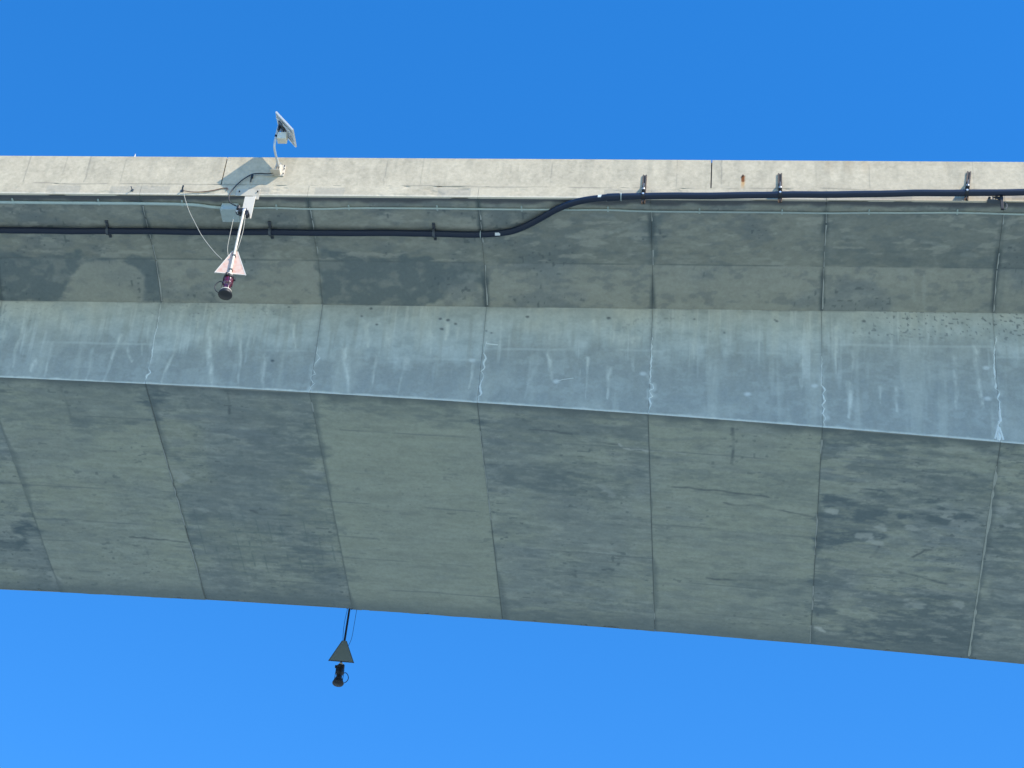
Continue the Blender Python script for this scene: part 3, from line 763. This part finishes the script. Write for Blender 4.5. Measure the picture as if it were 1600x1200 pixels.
# far wing slab, road and parapets
xs0, xs1 = -5 * L, 12 * L
mb = MB()
m = lambda y: 2 * YC - y
mb.prism([(m(0), -0.98), (m(0), ZE), (m(PF[0]), PF[1]), (m(PW[0]), PW[1]), (m(PW[0]) + 0.0, -0.98)], xs0, xs1, ('y', 'z', 'x'), (0.3, 0.31, 0.28))
mb.build('far_wing_slab', M_CONC, bridge)
mb = MB(); mb.box(((xs0 + xs1) / 2, YC, -0.93), (xs1 - xs0, 2 * YC - 0.9, 0.10))
mb.build('road_surface', M_ASPH, bridge)
PJ = [-25.69, -15.36, -5.03, 5.300, 15.633, 25.96, 36.3, 46.6]
for a, b in zip(PJ[:-1], PJ[1:]):
    for far in (False, True):
        mb = MB(); xa, xb = a + 0.012, b - 0.012
        U = np.linspace(xa, xb, int((xb - xa) / (0.4 if far else 0.022)))
        ze = np.linspace(-0.885, -0.025, 4 if far else 40)
        UU, EE = np.meshgrid(U, ze, indexing='ij')
        bat = 0.0015 * (fbm(UU * 4, EE * 4, 3, 3) - .5)
        c = col_parapet(UU.ravel(), EE.ravel())
        yy = UU * 0 + bat
        mb.grid(np.stack([UU, yy, EE], -1), c, flip=False)
        prof = [(0, -0.025), (0.022, 0.0), (0.21, 0.0), (0.235, -0.02), (0.26, -0.60), (0.42, -0.80), (0.42, -0.98), (0.0, -0.98), (0, -0.885)]
        n = len(prof)
        V = [(x, y, z) for x in (xa, xb) for y, z in prof]
        mb.add(V, [(i, i + 1, n + i + 1, n + i) for i in range(n - 1)] + [(0, 1, 2, 3, 4, 5, 6, 7, 8)[::-1], tuple(range(n, 2 * n))], (0.50, 0.43, 0.32))
        if far:
            for q in range(len(mb.v)):
                mb.v[q] = mb.v[q] * np.array([1, -1, 1]) + np.array([0, 2 * YC, 0])
        mb.build('parapet_panel', M_CONC, bridge, fix=far)

for xj in PJ[1:-1]:                                  # dark mastic deep in the open parapet joints
    mb = MB(); mb.box((xj, 0.12, -0.50), (0.023, 0.14, 0.90)); mb.build('joint_filler', M_HDPE, bridge)

# rusted anchor stub in the parapet face
P = face(1161, 275)
mb = MB(); mb.lathe([(0.0, 0.03), (0.016, 0.03), (0.018, 0.0), (0.018, -0.01)], n=10)
mb.v = [v[:, [0, 2, 1]] * np.array([1, -1, 1]) + np.array(P) for v in mb.v]
o = mb.build('anchor_bolt', M_STEEL, loc=tuple(P))
tag(o, 'small rusted bolt with an orange streak below it in the pale parapet', 'bolt')

# pale tip standing on the parapet
P = face(211, 243, 0.10); P.z = 0.0
mb = MB(); mb.lathe([(0.001, 0.175), (0.009, 0.14), (0.020, 0.05), (0.026, 0.02), (0.045, 0.018), (0.045, 0.0), (0.0, 0.0)], origin=P, n=14)
tag(mb.build('pointed_marker', M_WHITE, loc=tuple(P)), 'tiny white pointed marker sticking up from the top of the parapet at left', 'marker')

# ------------------------------------------------------------------ black conduit pipe
RP = 0.070
def soff(px, py, hang=0.0):
    P = hit(px, py, (0, ZE - hang), (PF[0], PF[1] - hang)); return Vector(P)
pts = []
ctrl = [soff(-1150, 352, .10), soff(-260, 359, .10), soff(0, 360, .10), soff(168, 361, .10), soff(422, 363, .10), soff(678, 365, .10), soff(752, 366, .10), soff(778, 365, .10), soff(800, 361.5, .10), soff(822, 353, .10), soff(845, 341, .10),
        soff(868, 328, .10)]
ctrl += [face(890, 318.5, 0.06), face(912, 312.5, -0.06), face(938, 309.3, -0.13), face(966, 307.8, -0.16), face(1005, 306.8, -0.17), face(1219, 304.6, -0.17), face(1400, 302.5, -0.17), face(1511, 301.2, -0.17), face(1700, 299.5, -0.17), face(2000, 297, -0.17), face(2600, 292, -0.17)]
def catmull(C, n=10):
    out = []
    for k in range(len(C) - 1):
        p0 = C[max(k - 1, 0)]; p1 = C[k]; p2 = C[k + 1]; p3 = C[min(k + 2, len(C) - 1)]
        # centripetal-like tangents scaled to this span
        l1 = max((p2 - p1).length, 1e-6); la = max((p1 - p0).length, 1e-6); lb = max((p3 - p2).length, 1e-6)
        m1 = ((p2 - p1) / l1 + (p1 - p0) / la if k else (p2 - p1) / l1 * 2) * 0.5 * l1
        m2 = ((p3 - p2) / lb + (p2 - p1) / l1 if k < len(C) - 2 else (p2 - p1) / l1 * 2) * 0.5 * l1
        for i in range(n):
            t = i / n; t2 = t * t; t3 = t2 * t
            out.append(p1 * (2 * t3 - 3 * t2 + 1) + m1 * (t3 - 2 * t2 + t) + p2 * (-2 * t3 + 3 * t2) + m2 * (t3 - t2))
    out.append(C[-1].copy()); return out
path = catmull(ctrl, 8)
for q in path: q.z += 0.007 * math.sin(q.x * 2.3) + 0.004 * math.sin(q.x * 5.1 + 1)
pipe = empty('conduit_pipe', tuple(ctrl[6]))
tag(pipe, 'thick black conduit pipe with an S bend, from the deck soffit up onto the parapet', 'pipe')
def build_at(mb_, name, m_, root): return mb_.build(name, m_, root, loc=tuple(root.location))
mb = MB(); mb.tube(path, RP, 16); build_at(mb, 'pipe', M_BLACK, pipe)
for c, d, ln, r in ((face(958, 308.2, -.155), (face(975, 307.6, -.165) - face(945, 308.8, -.14)), 0.26, RP + 0.012), (ctrl[6], ctrl[6] - ctrl[5], 0.05, RP + 0.008)):
    d = d.normalized(); mb = MB(); mb.tube([c - d * ln / 2, c + d * ln / 2], r, 16); build_at(mb, 'coupling', M_BLACK, pipe)
for c, d in ((face(970.5, 307.6, -.165), Vector((1, 0, 0))), (soff(751, 366, .10), Vector((1, 0, 0))), (face(948.5, 308.6, -.14), Vector((1, 0, .04)))):
    d = d.normalized(); mb = MB(); mb.tube([c - d * 0.008, c + d * 0.008], RP + 0.013, 16); build_at(mb, 'joint_ring', M_GREY, pipe)
for c, t, up in ((face(938.5, 309.4, -.13), Vector((1, 0, .10)), -0.1), (soff(778, 365.2, .10), Vector((1, 0, .06)), -0.9)):
    # a sticker wrapped on the front of the pipe
    mb = MB(); t = t.normalized(); V = []
    for i in range(2):
        for j in range(6):
            an = up - 0.45 + 0.9 * j / 5
            nrm = Vector((0, -math.cos(an), math.sin(an)))
            V.append(c + t * (-0.055 + 0.11 * i) + nrm * (RP + 0.003))
    mb.add(V, [(j, j + 1, 7 + j, 6 + j) for j in range(5)]); build_at(mb, 'sticker', M_LABEL, pipe)

# ---- pipe straps on the soffit
def strap(c):
    root = empty('pipe_strap', tuple(c))
    mb = MB(); mb.box(c + Vector((0, 0.02, 0.085)), (0.062, 0.50, 0.04), bevel=0.005); build_at(mb, 'channel', M_DSTEEL, root)
    mb = MB()
    pr_ = [(RP + 0.006) * 1.0] * 13
    V = []
    for i in range(13):
        an = math.pi * i / 12
        for r in (RP + 0.002, RP + 0.014):
            for sx in (-0.026, 0.026): V.append((c.x + sx, c.y + r * math.cos(an), c.z - r * math.sin(an)))
    F = []
    for i in range(12):
        a = 4 * i; b = a + 4
        F += [(a, b, b + 1, a + 1), (a + 2, a + 3, b + 3, b + 2), (a, a + 2, b + 2, b), (a + 1, b + 1, b + 3, a + 3)]
    mb.add(V, F + [(0, 1, 3, 2), (48, 50, 51, 49)])
    mb.box(c + Vector((0, RP + 0.022, 0.036)), (0.05, 0.025, 0.08)); mb.box(c + Vector((0, -RP - 0.022, 0.036)), (0.05, 0.025, 0.08))
    build_at(mb, 'clamp_band', M_DSTEEL, root)
    for sy in (-0.19, 0.22):
        mb = MB(); mb.tube([c + Vector((0, sy, 0.066)), c + Vector((0, sy, 0.03))], 0.017, 6); build_at(mb, 'bolt', M_DSTEEL, root)
    return root
st0 = strap(soff(168, 361, .10))
labs = ['steel strap on the black pipe nearest the left edge of the photo', 'steel strap on the black pipe just right of the white light pole', 'steel strap on the black pipe closest before its S bend']
for i, px in enumerate((168, 422, 678)):
    o = st0 if i == 0 else copy_tree(st0)
    o.location = soff(px, (361, 363, 365)[i], .10)
    tag(o, labs[i], 'pipe strap', 'straps holding the pipe under the deck')

# ---- pipe brackets on the parapet face
def bracket(c):
    """c: pipe centre in front of the face"""
    root = empty('pipe_bracket', (c.x, 0, c.z)); x = c.x
    z1 = c.z + 0.80; z0 = c.z - 0.06
    mb = MB()
    mb.prism([(x - 0.042, -0.004), (x - 0.042, -0.030), (x - 0.016, -0.030), (x - 0.016, -0.024), (x - 0.034, -0.024), (x - 0.034, -0.010), (x + 0.034, -0.010), (x + 0.034, -0.024),
              (x + 0.016, -0.024), (x + 0.016, -0.030), (x + 0.042, -0.030), (x + 0.042, -0.004)], z0, z1, ('x', 'y', 'z'))
    build_at(mb, 'channel', M_STEEL, root)
    mb = MB(); mb.prism([(-0.034, c.z + 0.52), (-0.034, c.z + 0.09), (-0.29, c.z + 0.09), (-0.29, c.z + 0.18), (-0.15, c.z + 0.42)], x - 0.010, x + 0.010, ('y', 'z', 'x'))
    mb.box((x, -0.165, c.z + 0.105), (0.07, 0.22, 0.012), bevel=0.002)
    build_at(mb, 'gusset', M_DSTEEL, root)
    mb = MB(); V = []; n = 20
    for i in range(n):
        an = 2 * math.pi * i / n
        for r in (RP + 0.002, RP + 0.018):
            for sx in (-0.032, 0.032): V.append((x + sx, c.y + r * math.cos(an), c.z + r * math.sin(an)))
    F = []
    for i in range(n):
        a = 4 * i; b = 4 * ((i + 1) % n)
        F += [(a, b, b + 1, a + 1), (a + 2, a + 3, b + 3, b + 2), (a, a + 2, b + 2, b), (a + 1, b + 1, b + 3, a + 3)]
    mb.add(V, F); mb.box((x, c.y, c.z - RP - 0.06), (0.022, 0.03, 0.10)); build_at(mb, 'clamp_ring', M_HDPE, root)
    for dy, dz, r in ((-0.245, 0.14, 0.032), (-0.115, 0.135, 0.024)):
        mb = MB(); mb.lathe([(0, dz + 0.05), (r * 0.5, dz + 0.05), (r * 0.5, dz + 0.02), (r, dz + 0.02), (r, dz - 0.03), (0, dz - 0.03)], (x, dy, c.z), 8); build_at(mb, 'bolt', M_ZINC, root)
    mb = MB(); mb.tube([(x, c.y - RP - 0.010, c.z - 0.01), (x, c.y - RP - 0.034, c.z - 0.012)], 0.022, 8); build_at(mb, 'bolt', M_ZINC, root)
    return root
b0 = bracket(face(1005, 306.8, -.17))
labs = ['steel bracket on the parapet where the black pipe leaves its S bend', 'steel bracket holding the pipe right of the rust streak on the parapet', 'leaning steel bracket on the parapet near the right edge of the photo']
for i, (px, py) in enumerate(((1005, 306.8), (1219, 304.6), (1511, 301.4))):
    o = b0 if i == 0 else copy_tree(b0)
    c = face(px, py, -.17); o.location = (c.x, 0, c.z)
    if i == 2: o.rotation_euler = (0, math.radians(7), 0)
    tag(o, labs[i], 'bracket', 'brackets carrying the pipe on the parapet')

# ---- the broken hanger at the right
c = face(1563, 301, -.17)
root = empty('pipe_hanger', (c.x, 0, ZE))
mb = MB(); mb.box((c.x + 0.02, -0.12, c.z - 0.24), (0.06, 0.05, 0.40), bevel=0.006); mb.prism([(c.x - 0.17, c.z - 0.07), (c.x + 0.06, c.z - 0.07), (c.x + 0.05, c.z - 0.22), (c.x - 0.02, c.z - 0.16)], -0.13, -0.11); build_at(mb, 'hanger_bar', M_HDPE, root)
mb = MB(); mb.box((c.x - 0.09, -0.04, ZE - 0.03), (0.26, 0.10, 0.022), rot=Matrix.Rotation(0.10, 3, 'Y'), bevel=0.004)
mb.box((c.x - 0.22, -0.045, ZE + 0.02), (0.05, 0.09, 0.10), rot=Matrix.Rotation(0.3, 3, 'Y'), bevel=0.006); build_at(mb, 'foot_plate', M_DSTEEL, root)
mb = MB(); mb.tube([(c.x + 0.07 + 0.05 * math.cos(a), -0.09, c.z - 0.30 + 0.10 * math.sin(a)) for a in np.linspace(1.9, -1.9, 14)], 0.010, 8); build_at(mb, 'hook', M_DSTEEL, root)
mb = MB(); mb.tube([(c.x - 0.10, -0.06, ZE + 0.01), (c.x - 0.05, -0.10, ZE + 0.05), (c.x - 0.12, -0.12, ZE + 0.07)], 0.014, 8); build_at(mb, 'bolt', M_ZINC, root)
mb = MB(); mb.tube([(c.x - 0.14, -0.06, ZE - 0.02), (c.x - 0.14, -0.06, ZE + 0.05)], 0.018, 6); build_at(mb, 'bolt', M_ZINC, root)
tag(root, 'broken steel hanger dangling below the black pipe at the far right end', 'hanger')

# ------------------------------------------------------------------ thin pale conduits along the wing
def thin(name, pxs, r, clips, label):
    C = [soff(px, py, r + 0.004) for px, py in pxs]
    root = empty(name, tuple(C[0]))
    mb = MB(); mb.tube(catmull(C, 6), r, 10); build_at(mb, 'tube', M_PVC, root)
    for px, py in clips:
        c = soff(px, py, r + 0.004); mb = MB()
        mb.box(c + Vector((0, -0.01, r * 0.7)), (0.035, 2 * r + 0.11, 0.012)); mb.tube([c + Vector((-0.018, 0, 0)), c + Vector((0.018, 0, 0))], r + 0.006, 10)
        mb.tube([c + Vector((0, -r - 0.045, r * 0.4)), c + Vector((0, -r - 0.045, -0.012))], 0.014, 6)
        build_at(mb, 'clip', M_PVC, root)
    tag(root, label, 'conduit'); return root
thin('electrical_conduit', [(-1150, 300), (-260, 312), (0, 316), (100, 317), (200, 317.8), (285, 319.2), (310, 320.5), (330, 323.2), (352, 325)], 0.034, [(20, 316.2), (154, 317.5), (285, 319.2)],
     'pale grey conduit on the deck soffit running left from the junction box')
thin('electrical_conduit', [(372, 324), (400, 324.5), (432, 324.8), (470, 326.2), (515, 326.3), (545, 325.3), (600, 325.2), (683, 325.8), (800, 327.2), (900, 327.8), (950, 328), (990, 329.6), (1040, 330.5), (1093, 330.9), (1222, 332), (1300, 333), (1358, 332.4), (1420, 332.6), (1496, 332.3), (1600, 335), (1900, 339), (2600, 347)], 0.021,
     [(432, 324.8), (545, 325.3), (683, 325.8), (815, 327.2), (950, 328), (1093, 330.9), (1222, 332), (1358, 332.4), (1496, 332.3)],
     'thin pale conduit on the deck soffit running right from the junction box to the edge')

# ---- junction box
c = soff(360, 330, 0.12)
root = empty('junction_box', (c.x, c.y, ZE))
mb = MB(); mb.box((c.x, c.y + 0.04, ZE - 0.105), (0.36, 0.36, 0.19), bevel=0.012); build_at(mb, 'box_body', M_GREY, root)
mb = MB(); mb.box((c.x, c.y + 0.04, ZE - 0.211), (0.38, 0.38, 0.022), bevel=0.006); build_at(mb, 'lid', M_GREY, root)
for sx in (-1, 1):
    mb = MB(); mb.tube([(c.x + sx * 0.18, c.y + 0.0, ZE - 0.03), (c.x + sx * 0.235, c.y, ZE - 0.03)], 0.042, 12); build_at(mb, 'fitting', M_PVC, root)
for sx in (-1, 1):
    for sy in (-1, 1):
        mb = MB(); mb.tube([(c.x + sx * 0.155, c.y + 0.04 + sy * 0.155, ZE - 0.22), (c.x + sx * 0.155, c.y + 0.04 + sy * 0.155, ZE - 0.23)], 0.012, 6)
        build_at(mb, 'lid_screw', M_ZINC, root)
tag(root, 'grey square junction box under the deck edge behind the light hinge', 'junction box')

# ------------------------------------------------------------------ solar panel
base = face(436.5, 266)
root = empty('solar_panel', tuple(base))
tag(root, 'small tilted solar panel on a bent post bolted to the top of the parapet', 'solar panel')
ex = Vector((0.447, 0, -0.565)).normalized(); ey = Vector((0, 1, 0)); en = ex.cross(ey).normalized()
if en.z < 0: en = -en
pc = Vector((6.605, -0.535, 0.277)); LX, LY = 0.72, 0.50
RM = np.array([[ex.x, ey.x, en.x], [ex.y, ey.y, en.y], [ex.z, ey.z, en.z]])
mb = MB()
for sx in (-1, 1): mb.box(pc + ex * sx * (LX / 2 - 0.014), (0.028, LY, 0.036), RM)
for sy in (-1, 1): mb.box(pc + ey * sy * (LY / 2 - 0.014), (LX - 0.058, 0.028, 0.036), RM)
build_at(mb, 'frame', M_ALU, root)
mb = MB(); mb.box(pc + en * 0.008, (LX - 0.058, LY - 0.058, 0.006), RM); build_at(mb, 'cell_sheet', M_CELL, root)
mb = MB(); mb.box(pc + en * 0.001, (LX - 0.058, LY - 0.058, 0.005), RM); build_at(mb, 'backing_sheet', M_BACK, root)
mb = MB(); mb.box(pc - ex * 0.20 - en * 0.012, (0.10, 0.13, 0.03), RM, bevel=0.006); build_at(mb, 'terminal_box', M_HDPE, root)
mb = MB()
for sy in (-0.13, 0.13): mb.box(pc + ey * sy - en * 0.035, (LX * 0.86, 0.034, 0.032), RM, bevel=0.003)
build_at(mb, 'rail', M_ALU, root)
post = [base + Vector((0.0, -0.02, -0.02)), base + Vector((-0.01, -0.30, 0.01)), Vector((6.435, -0.50, -0.285)), Vector((6.432, -0.532, -0.24)), Vector((6.42, -0.535, 0.05)), Vector((6.432, -0.535, 0.40))]
mb = MB(); mb.tube(catmull(post, 6), 0.026, 12); build_at(mb, 'post', M_ALU, root)
mb = MB(); mb.box((6.50, -0.535, 0.33), (0.16, 0.30, 0.03), rot=RM, bevel=0.004); mb.box((6.445, -0.535, 0.30), (0.03, 0.10, 0.16), bevel=0.004)
mb.tube([(6.43, -0.50, 0.12), (6.64, -0.50, 0.19)], 0.016, 8); build_at(mb, 'tilt_bracket', M_DSTEEL, root)
mb = MB(); mb.box((6.555, -0.50, 0.045), (0.20, 0.17, 0.20), bevel=0.012); build_at(mb, 'battery_box', M_CREAM, root)
mb = MB(); mb.box((6.43, -0.535, 0.05), (0.06, 0.075, 0.06), bevel=0.006); build_at(mb, 'clamp', M_HDPE, root)
mb = MB(); mb.box(base + Vector((0.02, -0.012, -0.02)), (0.21, 0.012, 0.33), bevel=0.003)
mb.box(base + Vector((-0.055, -0.075, -0.02)), (0.010, 0.12, 0.26)); mb.box(base + Vector((0.035, -0.075, -0.02)), (0.010, 0.12, 0.26)); mb.box(base + Vector((-0.05, -0.10, -0.155)), (0.20, 0.16, 0.012)); build_at(mb, 'mount_plate', M_WHITE, root)
for dx in (-0.06, 0.105):
    for dz in (-0.13, 0.02, 0.11):
        mb = MB(); mb.tube([base + Vector((dx, -0.012, dz)), base + Vector((dx, -0.04, dz))], 0.014, 6); build_at(mb, 'bolt', M_HDPE, root)

# cable from the panel down to the lights
C = [base + Vector((0.0, -0.09, -0.13)), face(420, 271.5, -.05), face(407, 271, -.04), face(395, 272, -.04), face(384, 277.5, -.04), face(374, 285, -.04), face(366, 293, -.05), face(360, 301, -.06), face(357.5, 309, -.07), face(359, 316, -.07), face(364, 319.5, -.05), face(370, 322, -.04)]
mb = MB(); mb.tube(catmull(C, 6), 0.012, 8)
o = mb.build('power_cable', M_CABLE, loc=tuple(C[0])); tag(o, 'black cable sagging across the parapet from the solar panel to the light hinge', 'cable')
c = face(394, 275.5, -.03)
mb = MB(); mb.box(c, (0.045, 0.03, 0.10), bevel=0.006); mb.box(c + Vector((-0.01, 0, -0.10)), (0.022, 0.012, 0.13))
build_at(mb, 'cable_clip', M_HDPE, o)
# brown cable and the hook it is tied to
C = [face(286.5, 298, -.05), face(300, 299.8, -.03), face(318, 299.5, -.025), face(335, 297, -.025), face(350, 293.8, -.025), face(356, 294.5, -.03), face(354, 297, -.03)]
mb = MB(); mb.tube(catmull(C, 6), 0.009, 8)
o = mb.build('stay_cable', M_RUSTC, loc=tuple(C[0])); tag(o, 'thin brown cable lying along the foot of the parapet left of the panel shadow', 'cable')
P = face(286, 300, -.0)
mb = MB(); mb.tube([P + Vector((-0.02, 0.0, 0.02)), P + Vector((0, -0.09, 0.03)), P + Vector((0.02, -0.13, 0.07))], 0.018, 8)
mb.box(P + Vector((-0.02, -0.016, 0.02)), (0.07, 0.012, 0.07), bevel=0.003)
tag(mb.build('anchor_hook', M_DSTEEL, loc=tuple(P)), 'small dark hook on the slab edge holding the top of the pale stay wire', 'hook')
P = face(207, 298, 0)
mb = MB(); mb.box(P + Vector((0, -0.016, 0)), (0.05, 0.012, 0.06)); mb.tube([P + Vector((0, -0.01, 0)), P + Vector((-0.015, -0.11, 0.02))], 0.011, 8)
tag(mb.build('anchor_pin', M_DSTEEL, loc=tuple(P)), 'tiny dark pin stuck in the slab edge left of the hook with the wire', 'pin')
C = [face(286.8, 301, -.12), face(289.5, 312, -.13), face(296, 331, -.15), face(305, 349, -.17), face(314, 366, -.19), face(326, 383, -.21), face(337, 396, -.22), face(347, 405.5, -.235)]
mb = MB(); mb.tube(catmull(C, 6), 0.0065, 6)
tag(mb.build('stay_wire', M_WIRE, loc=tuple(C[0])), 'long slack pale wire hanging from the hook down to the triangular daymark', 'wire')

# ------------------------------------------------------------------ hanging navigation lights
def nav_light():
    """origin: the hinge; the pole hangs straight down, the daymark faces -Y"""
    root = empty('navigation_light')
    mb = MB(); mb.box((0.02, 0.155, 0.27), (0.23, 0.014, 0.66), bevel=0.003); mb.box((0.02, 0.12, -0.045), (0.20, 0.06, 0.014)); mb.build('hanger_plate', M_WHITE, root)
    for z in (-1.30, -1.70):
        q = MB(); q.box((0, 0.002, z), (0.075, 0.078, 0.022), bevel=0.004); q.build('pole_clamp', M_DSTEEL, root)
    mb = MB(); mb.box((-0.06, 0.178, 0.745), (0.52, 0.012, 0.21), bevel=0.003); mb.box((0.135, 0.180, 0.60), (0.13, 0.012, 0.12)); mb.build('wall_plate', M_PLATE, root)
    for dx in (-0.24, 0.15):
        mb = MB(); mb.tube([(dx, 0.175, 0.76), (dx, 0.145, 0.76)], 0.016, 6); mb.build('bolt', M_HDPE, root)
    mb = MB(); mb.box((-0.03, 0.06, 0.05), (0.17, 0.16, 0.07), bevel=0.012); mb.tube([(-0.12, 0.03, 0.0), (0.09, 0.03, 0.0)], 0.045, 14); mb.box((0.07, 0.05, -0.06), (0.07, 0.12, 0.10), rot=Matrix.Rotation(0.5, 3, 'Y'), bevel=0.01)
    mb.tube([(-0.14, 0.04, 0.06), (-0.17, 0.02, 0.0), (-0.13, 0.0, -0.09), (-0.05, 0.0, -0.13), (0.0, 0.02, -0.06)], 0.014, 8)
    mb.box((-0.15, 0.06, 0.16), (0.07, 0.08, 0.12), bevel=0.02); mb.build('hinge', M_HDPE, root)
    mb = MB(); mb.tube([(-0.17, 0.01, 0.0), (-0.10, 0.0, 0.02)], 0.012, 8); mb.build('latch', M_ZINC, root)
    mb = MB(); mb.box((0.0, 0.0, 0.02), (0.055, 0.05, 0.08), bevel=0.006); mb.build('pole_socket', M_ZINC, root)
    mb = MB(); mb.tube([(0, 0, 0.03), (0, 0, -1.84)], 0.027, 14); mb.build('pole', M_WHITE, root)
    d = MB(); d.prism([(-0.06, -1.14), (0.06, -1.14), (0.325, -1.78), (-0.325, -1.78)], 0.034, 0.042); dm = d.build('daymark', M_MARK, root)
    d = MB(); d.prism([(-0.058, -1.145), (0.058, -1.145), (0.322, -1.776), (-0.322, -1.776)], 0.0425, 0.0475); d.build('backing_plate', M_PLBACK, dm)
    d = MB()
    for a, b in (((-0.06, -1.14), (-0.325, -1.78)), ((0.06, -1.14), (0.325, -1.78)), ((-0.325, -1.78), (0.325, -1.78))):
        a = Vector((a[0], 0, a[1])); b = Vector((b[0], 0, b[1])); t = (b - a).normalized(); nn = Vector((0, 1, 0)).cross(t)
        mid = Vector((0, 0, -1.5)); nn = nn if nn.dot(mid - a) > 0 else -nn
        V = [a + Vector((0, y, 0)) for y in (0.030, 0.050)] + [b + Vector((0, y, 0)) for y in (0.030, 0.050)] + [b + nn * 0.016 + Vector((0, y, 0)) for y in (0.030, 0.050)] + [a + nn * 0.016 + Vector((0, y, 0)) for y in (0.030, 0.050)]
        d.add(V, [(0, 2, 4, 6), (1, 7, 5, 3), (0, 1, 3, 2), (4, 5, 7, 6), (2, 3, 5, 4), (0, 6, 7, 1)])
    d.build('edge_trim', M_EDGE, dm)
    dm.rotation_euler = (0, 0, math.radians(6))
    l = MB(); l.lathe([(0.0, -1.80), (0.035, -1.80), (0.060, -1.82), (0.060, -1.885), (0.05, -1.89), (0.0, -1.89)], n=20); l.build('neck', M_WHITE, root)
    l = MB(); l.lathe([(0.0, -1.875), (0.085, -1.878), (0.105, -1.90), (0.105, -1.95), (0.09, -1.965), (0.0, -1.965)], n=20)
    for an in (0.3, 2.4, 4.5):
        l.box((0.115 * math.cos(an), 0.115 * math.sin(an), -1.93), (0.05, 0.05, 0.075), rot=Matrix.Rotation(an, 3, 'Z'), bevel=0.008)
    l.build('collar', M_HDPE, root)
    l = MB(); l.lathe([(0.0, -1.965), (0.094, -1.968), (0.104, -2.0), (0.092, -2.07), (0.104, -2.085), (0.106, -2.115), (0.080, -2.14), (0.072, -2.19), (0.082, -2.24), (0.098, -2.285), (0.0, -2.286)], n=28); ln = l.build('lens', M_LENS, root)
    l = MB()
    for an in np.arange(4) * math.pi / 2 + 0.5: l.tube([(0.106 * math.cos(an), 0.106 * math.sin(an), -1.955), (0.106 * math.cos(an), 0.106 * math.sin(an), -2.29)], 0.008, 6)
    l.build('guard_rod', M_HDPE, ln)
    l = MB(); l.lathe([(0.0, -2.282), (0.105, -2.285), (0.114, -2.295), (0.116, -2.318), (0.0, -2.32)], n=28); l.build('highlight_band', M_WHITE, root)  # highlight on the cap top, put in as a white ring
    l = MB(); l.lathe([(0.0, -2.316), (0.112, -2.317), (0.124, -2.335), (0.148, -2.40), (0.136, -2.425), (0.0, -2.428)], n=28); l.build('bottom_cap', M_HDPE, root)
    l = MB(); l.tube(catmull([Vector(q) for q in ((-0.10, -0.02, -2.09), (-0.14, -0.03, -2.06), (-0.20, -0.04, -2.11), (-0.235, -0.04, -2.22), (-0.20, -0.04, -2.32), (-0.13, -0.03, -2.38))], 6), 0.010, 8); l.build('lamp_cable', M_CABLE, root)
    l = MB(); l.tube(catmull([Vector(q) for q in ((0.05, 0.0, -0.10), (0.075, 0.0, -0.55), (0.06, 0.0, -0.95), (0.03, 0.02, -1.16))], 5), 0.006, 6); l.build('guide_wire', M_WIRE, root)
    l = MB(); l.tube(catmull([Vector(q) for q in ((-0.20, 0.05, -0.12), (-0.19, 0.03, -0.6), (-0.17, 0.03, -1.1), (-0.10, 0.03, -1.36))], 5), 0.006, 6); l.build('guide_wire', M_WIRE, root)
    return root
nl = nav_light(); nl.location = (5.983, -0.20, -1.878)
tag(nl, 'sunlit hanging light with white pole and pink triangular daymark under the near parapet', 'navigation light', 'hanging lights of the bridge')
n2 = copy_tree(nl); n2.location = (6.39, 14.45, -1.30); n2.rotation_euler = (0, 0, math.pi)
tag(n2, 'dark hanging light with triangular plate below the far edge, silhouetted against the sky', 'navigation light', 'hanging lights of the bridge')
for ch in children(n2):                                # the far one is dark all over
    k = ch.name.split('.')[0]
    if k in ('pole', 'lens', 'highlight_band'):
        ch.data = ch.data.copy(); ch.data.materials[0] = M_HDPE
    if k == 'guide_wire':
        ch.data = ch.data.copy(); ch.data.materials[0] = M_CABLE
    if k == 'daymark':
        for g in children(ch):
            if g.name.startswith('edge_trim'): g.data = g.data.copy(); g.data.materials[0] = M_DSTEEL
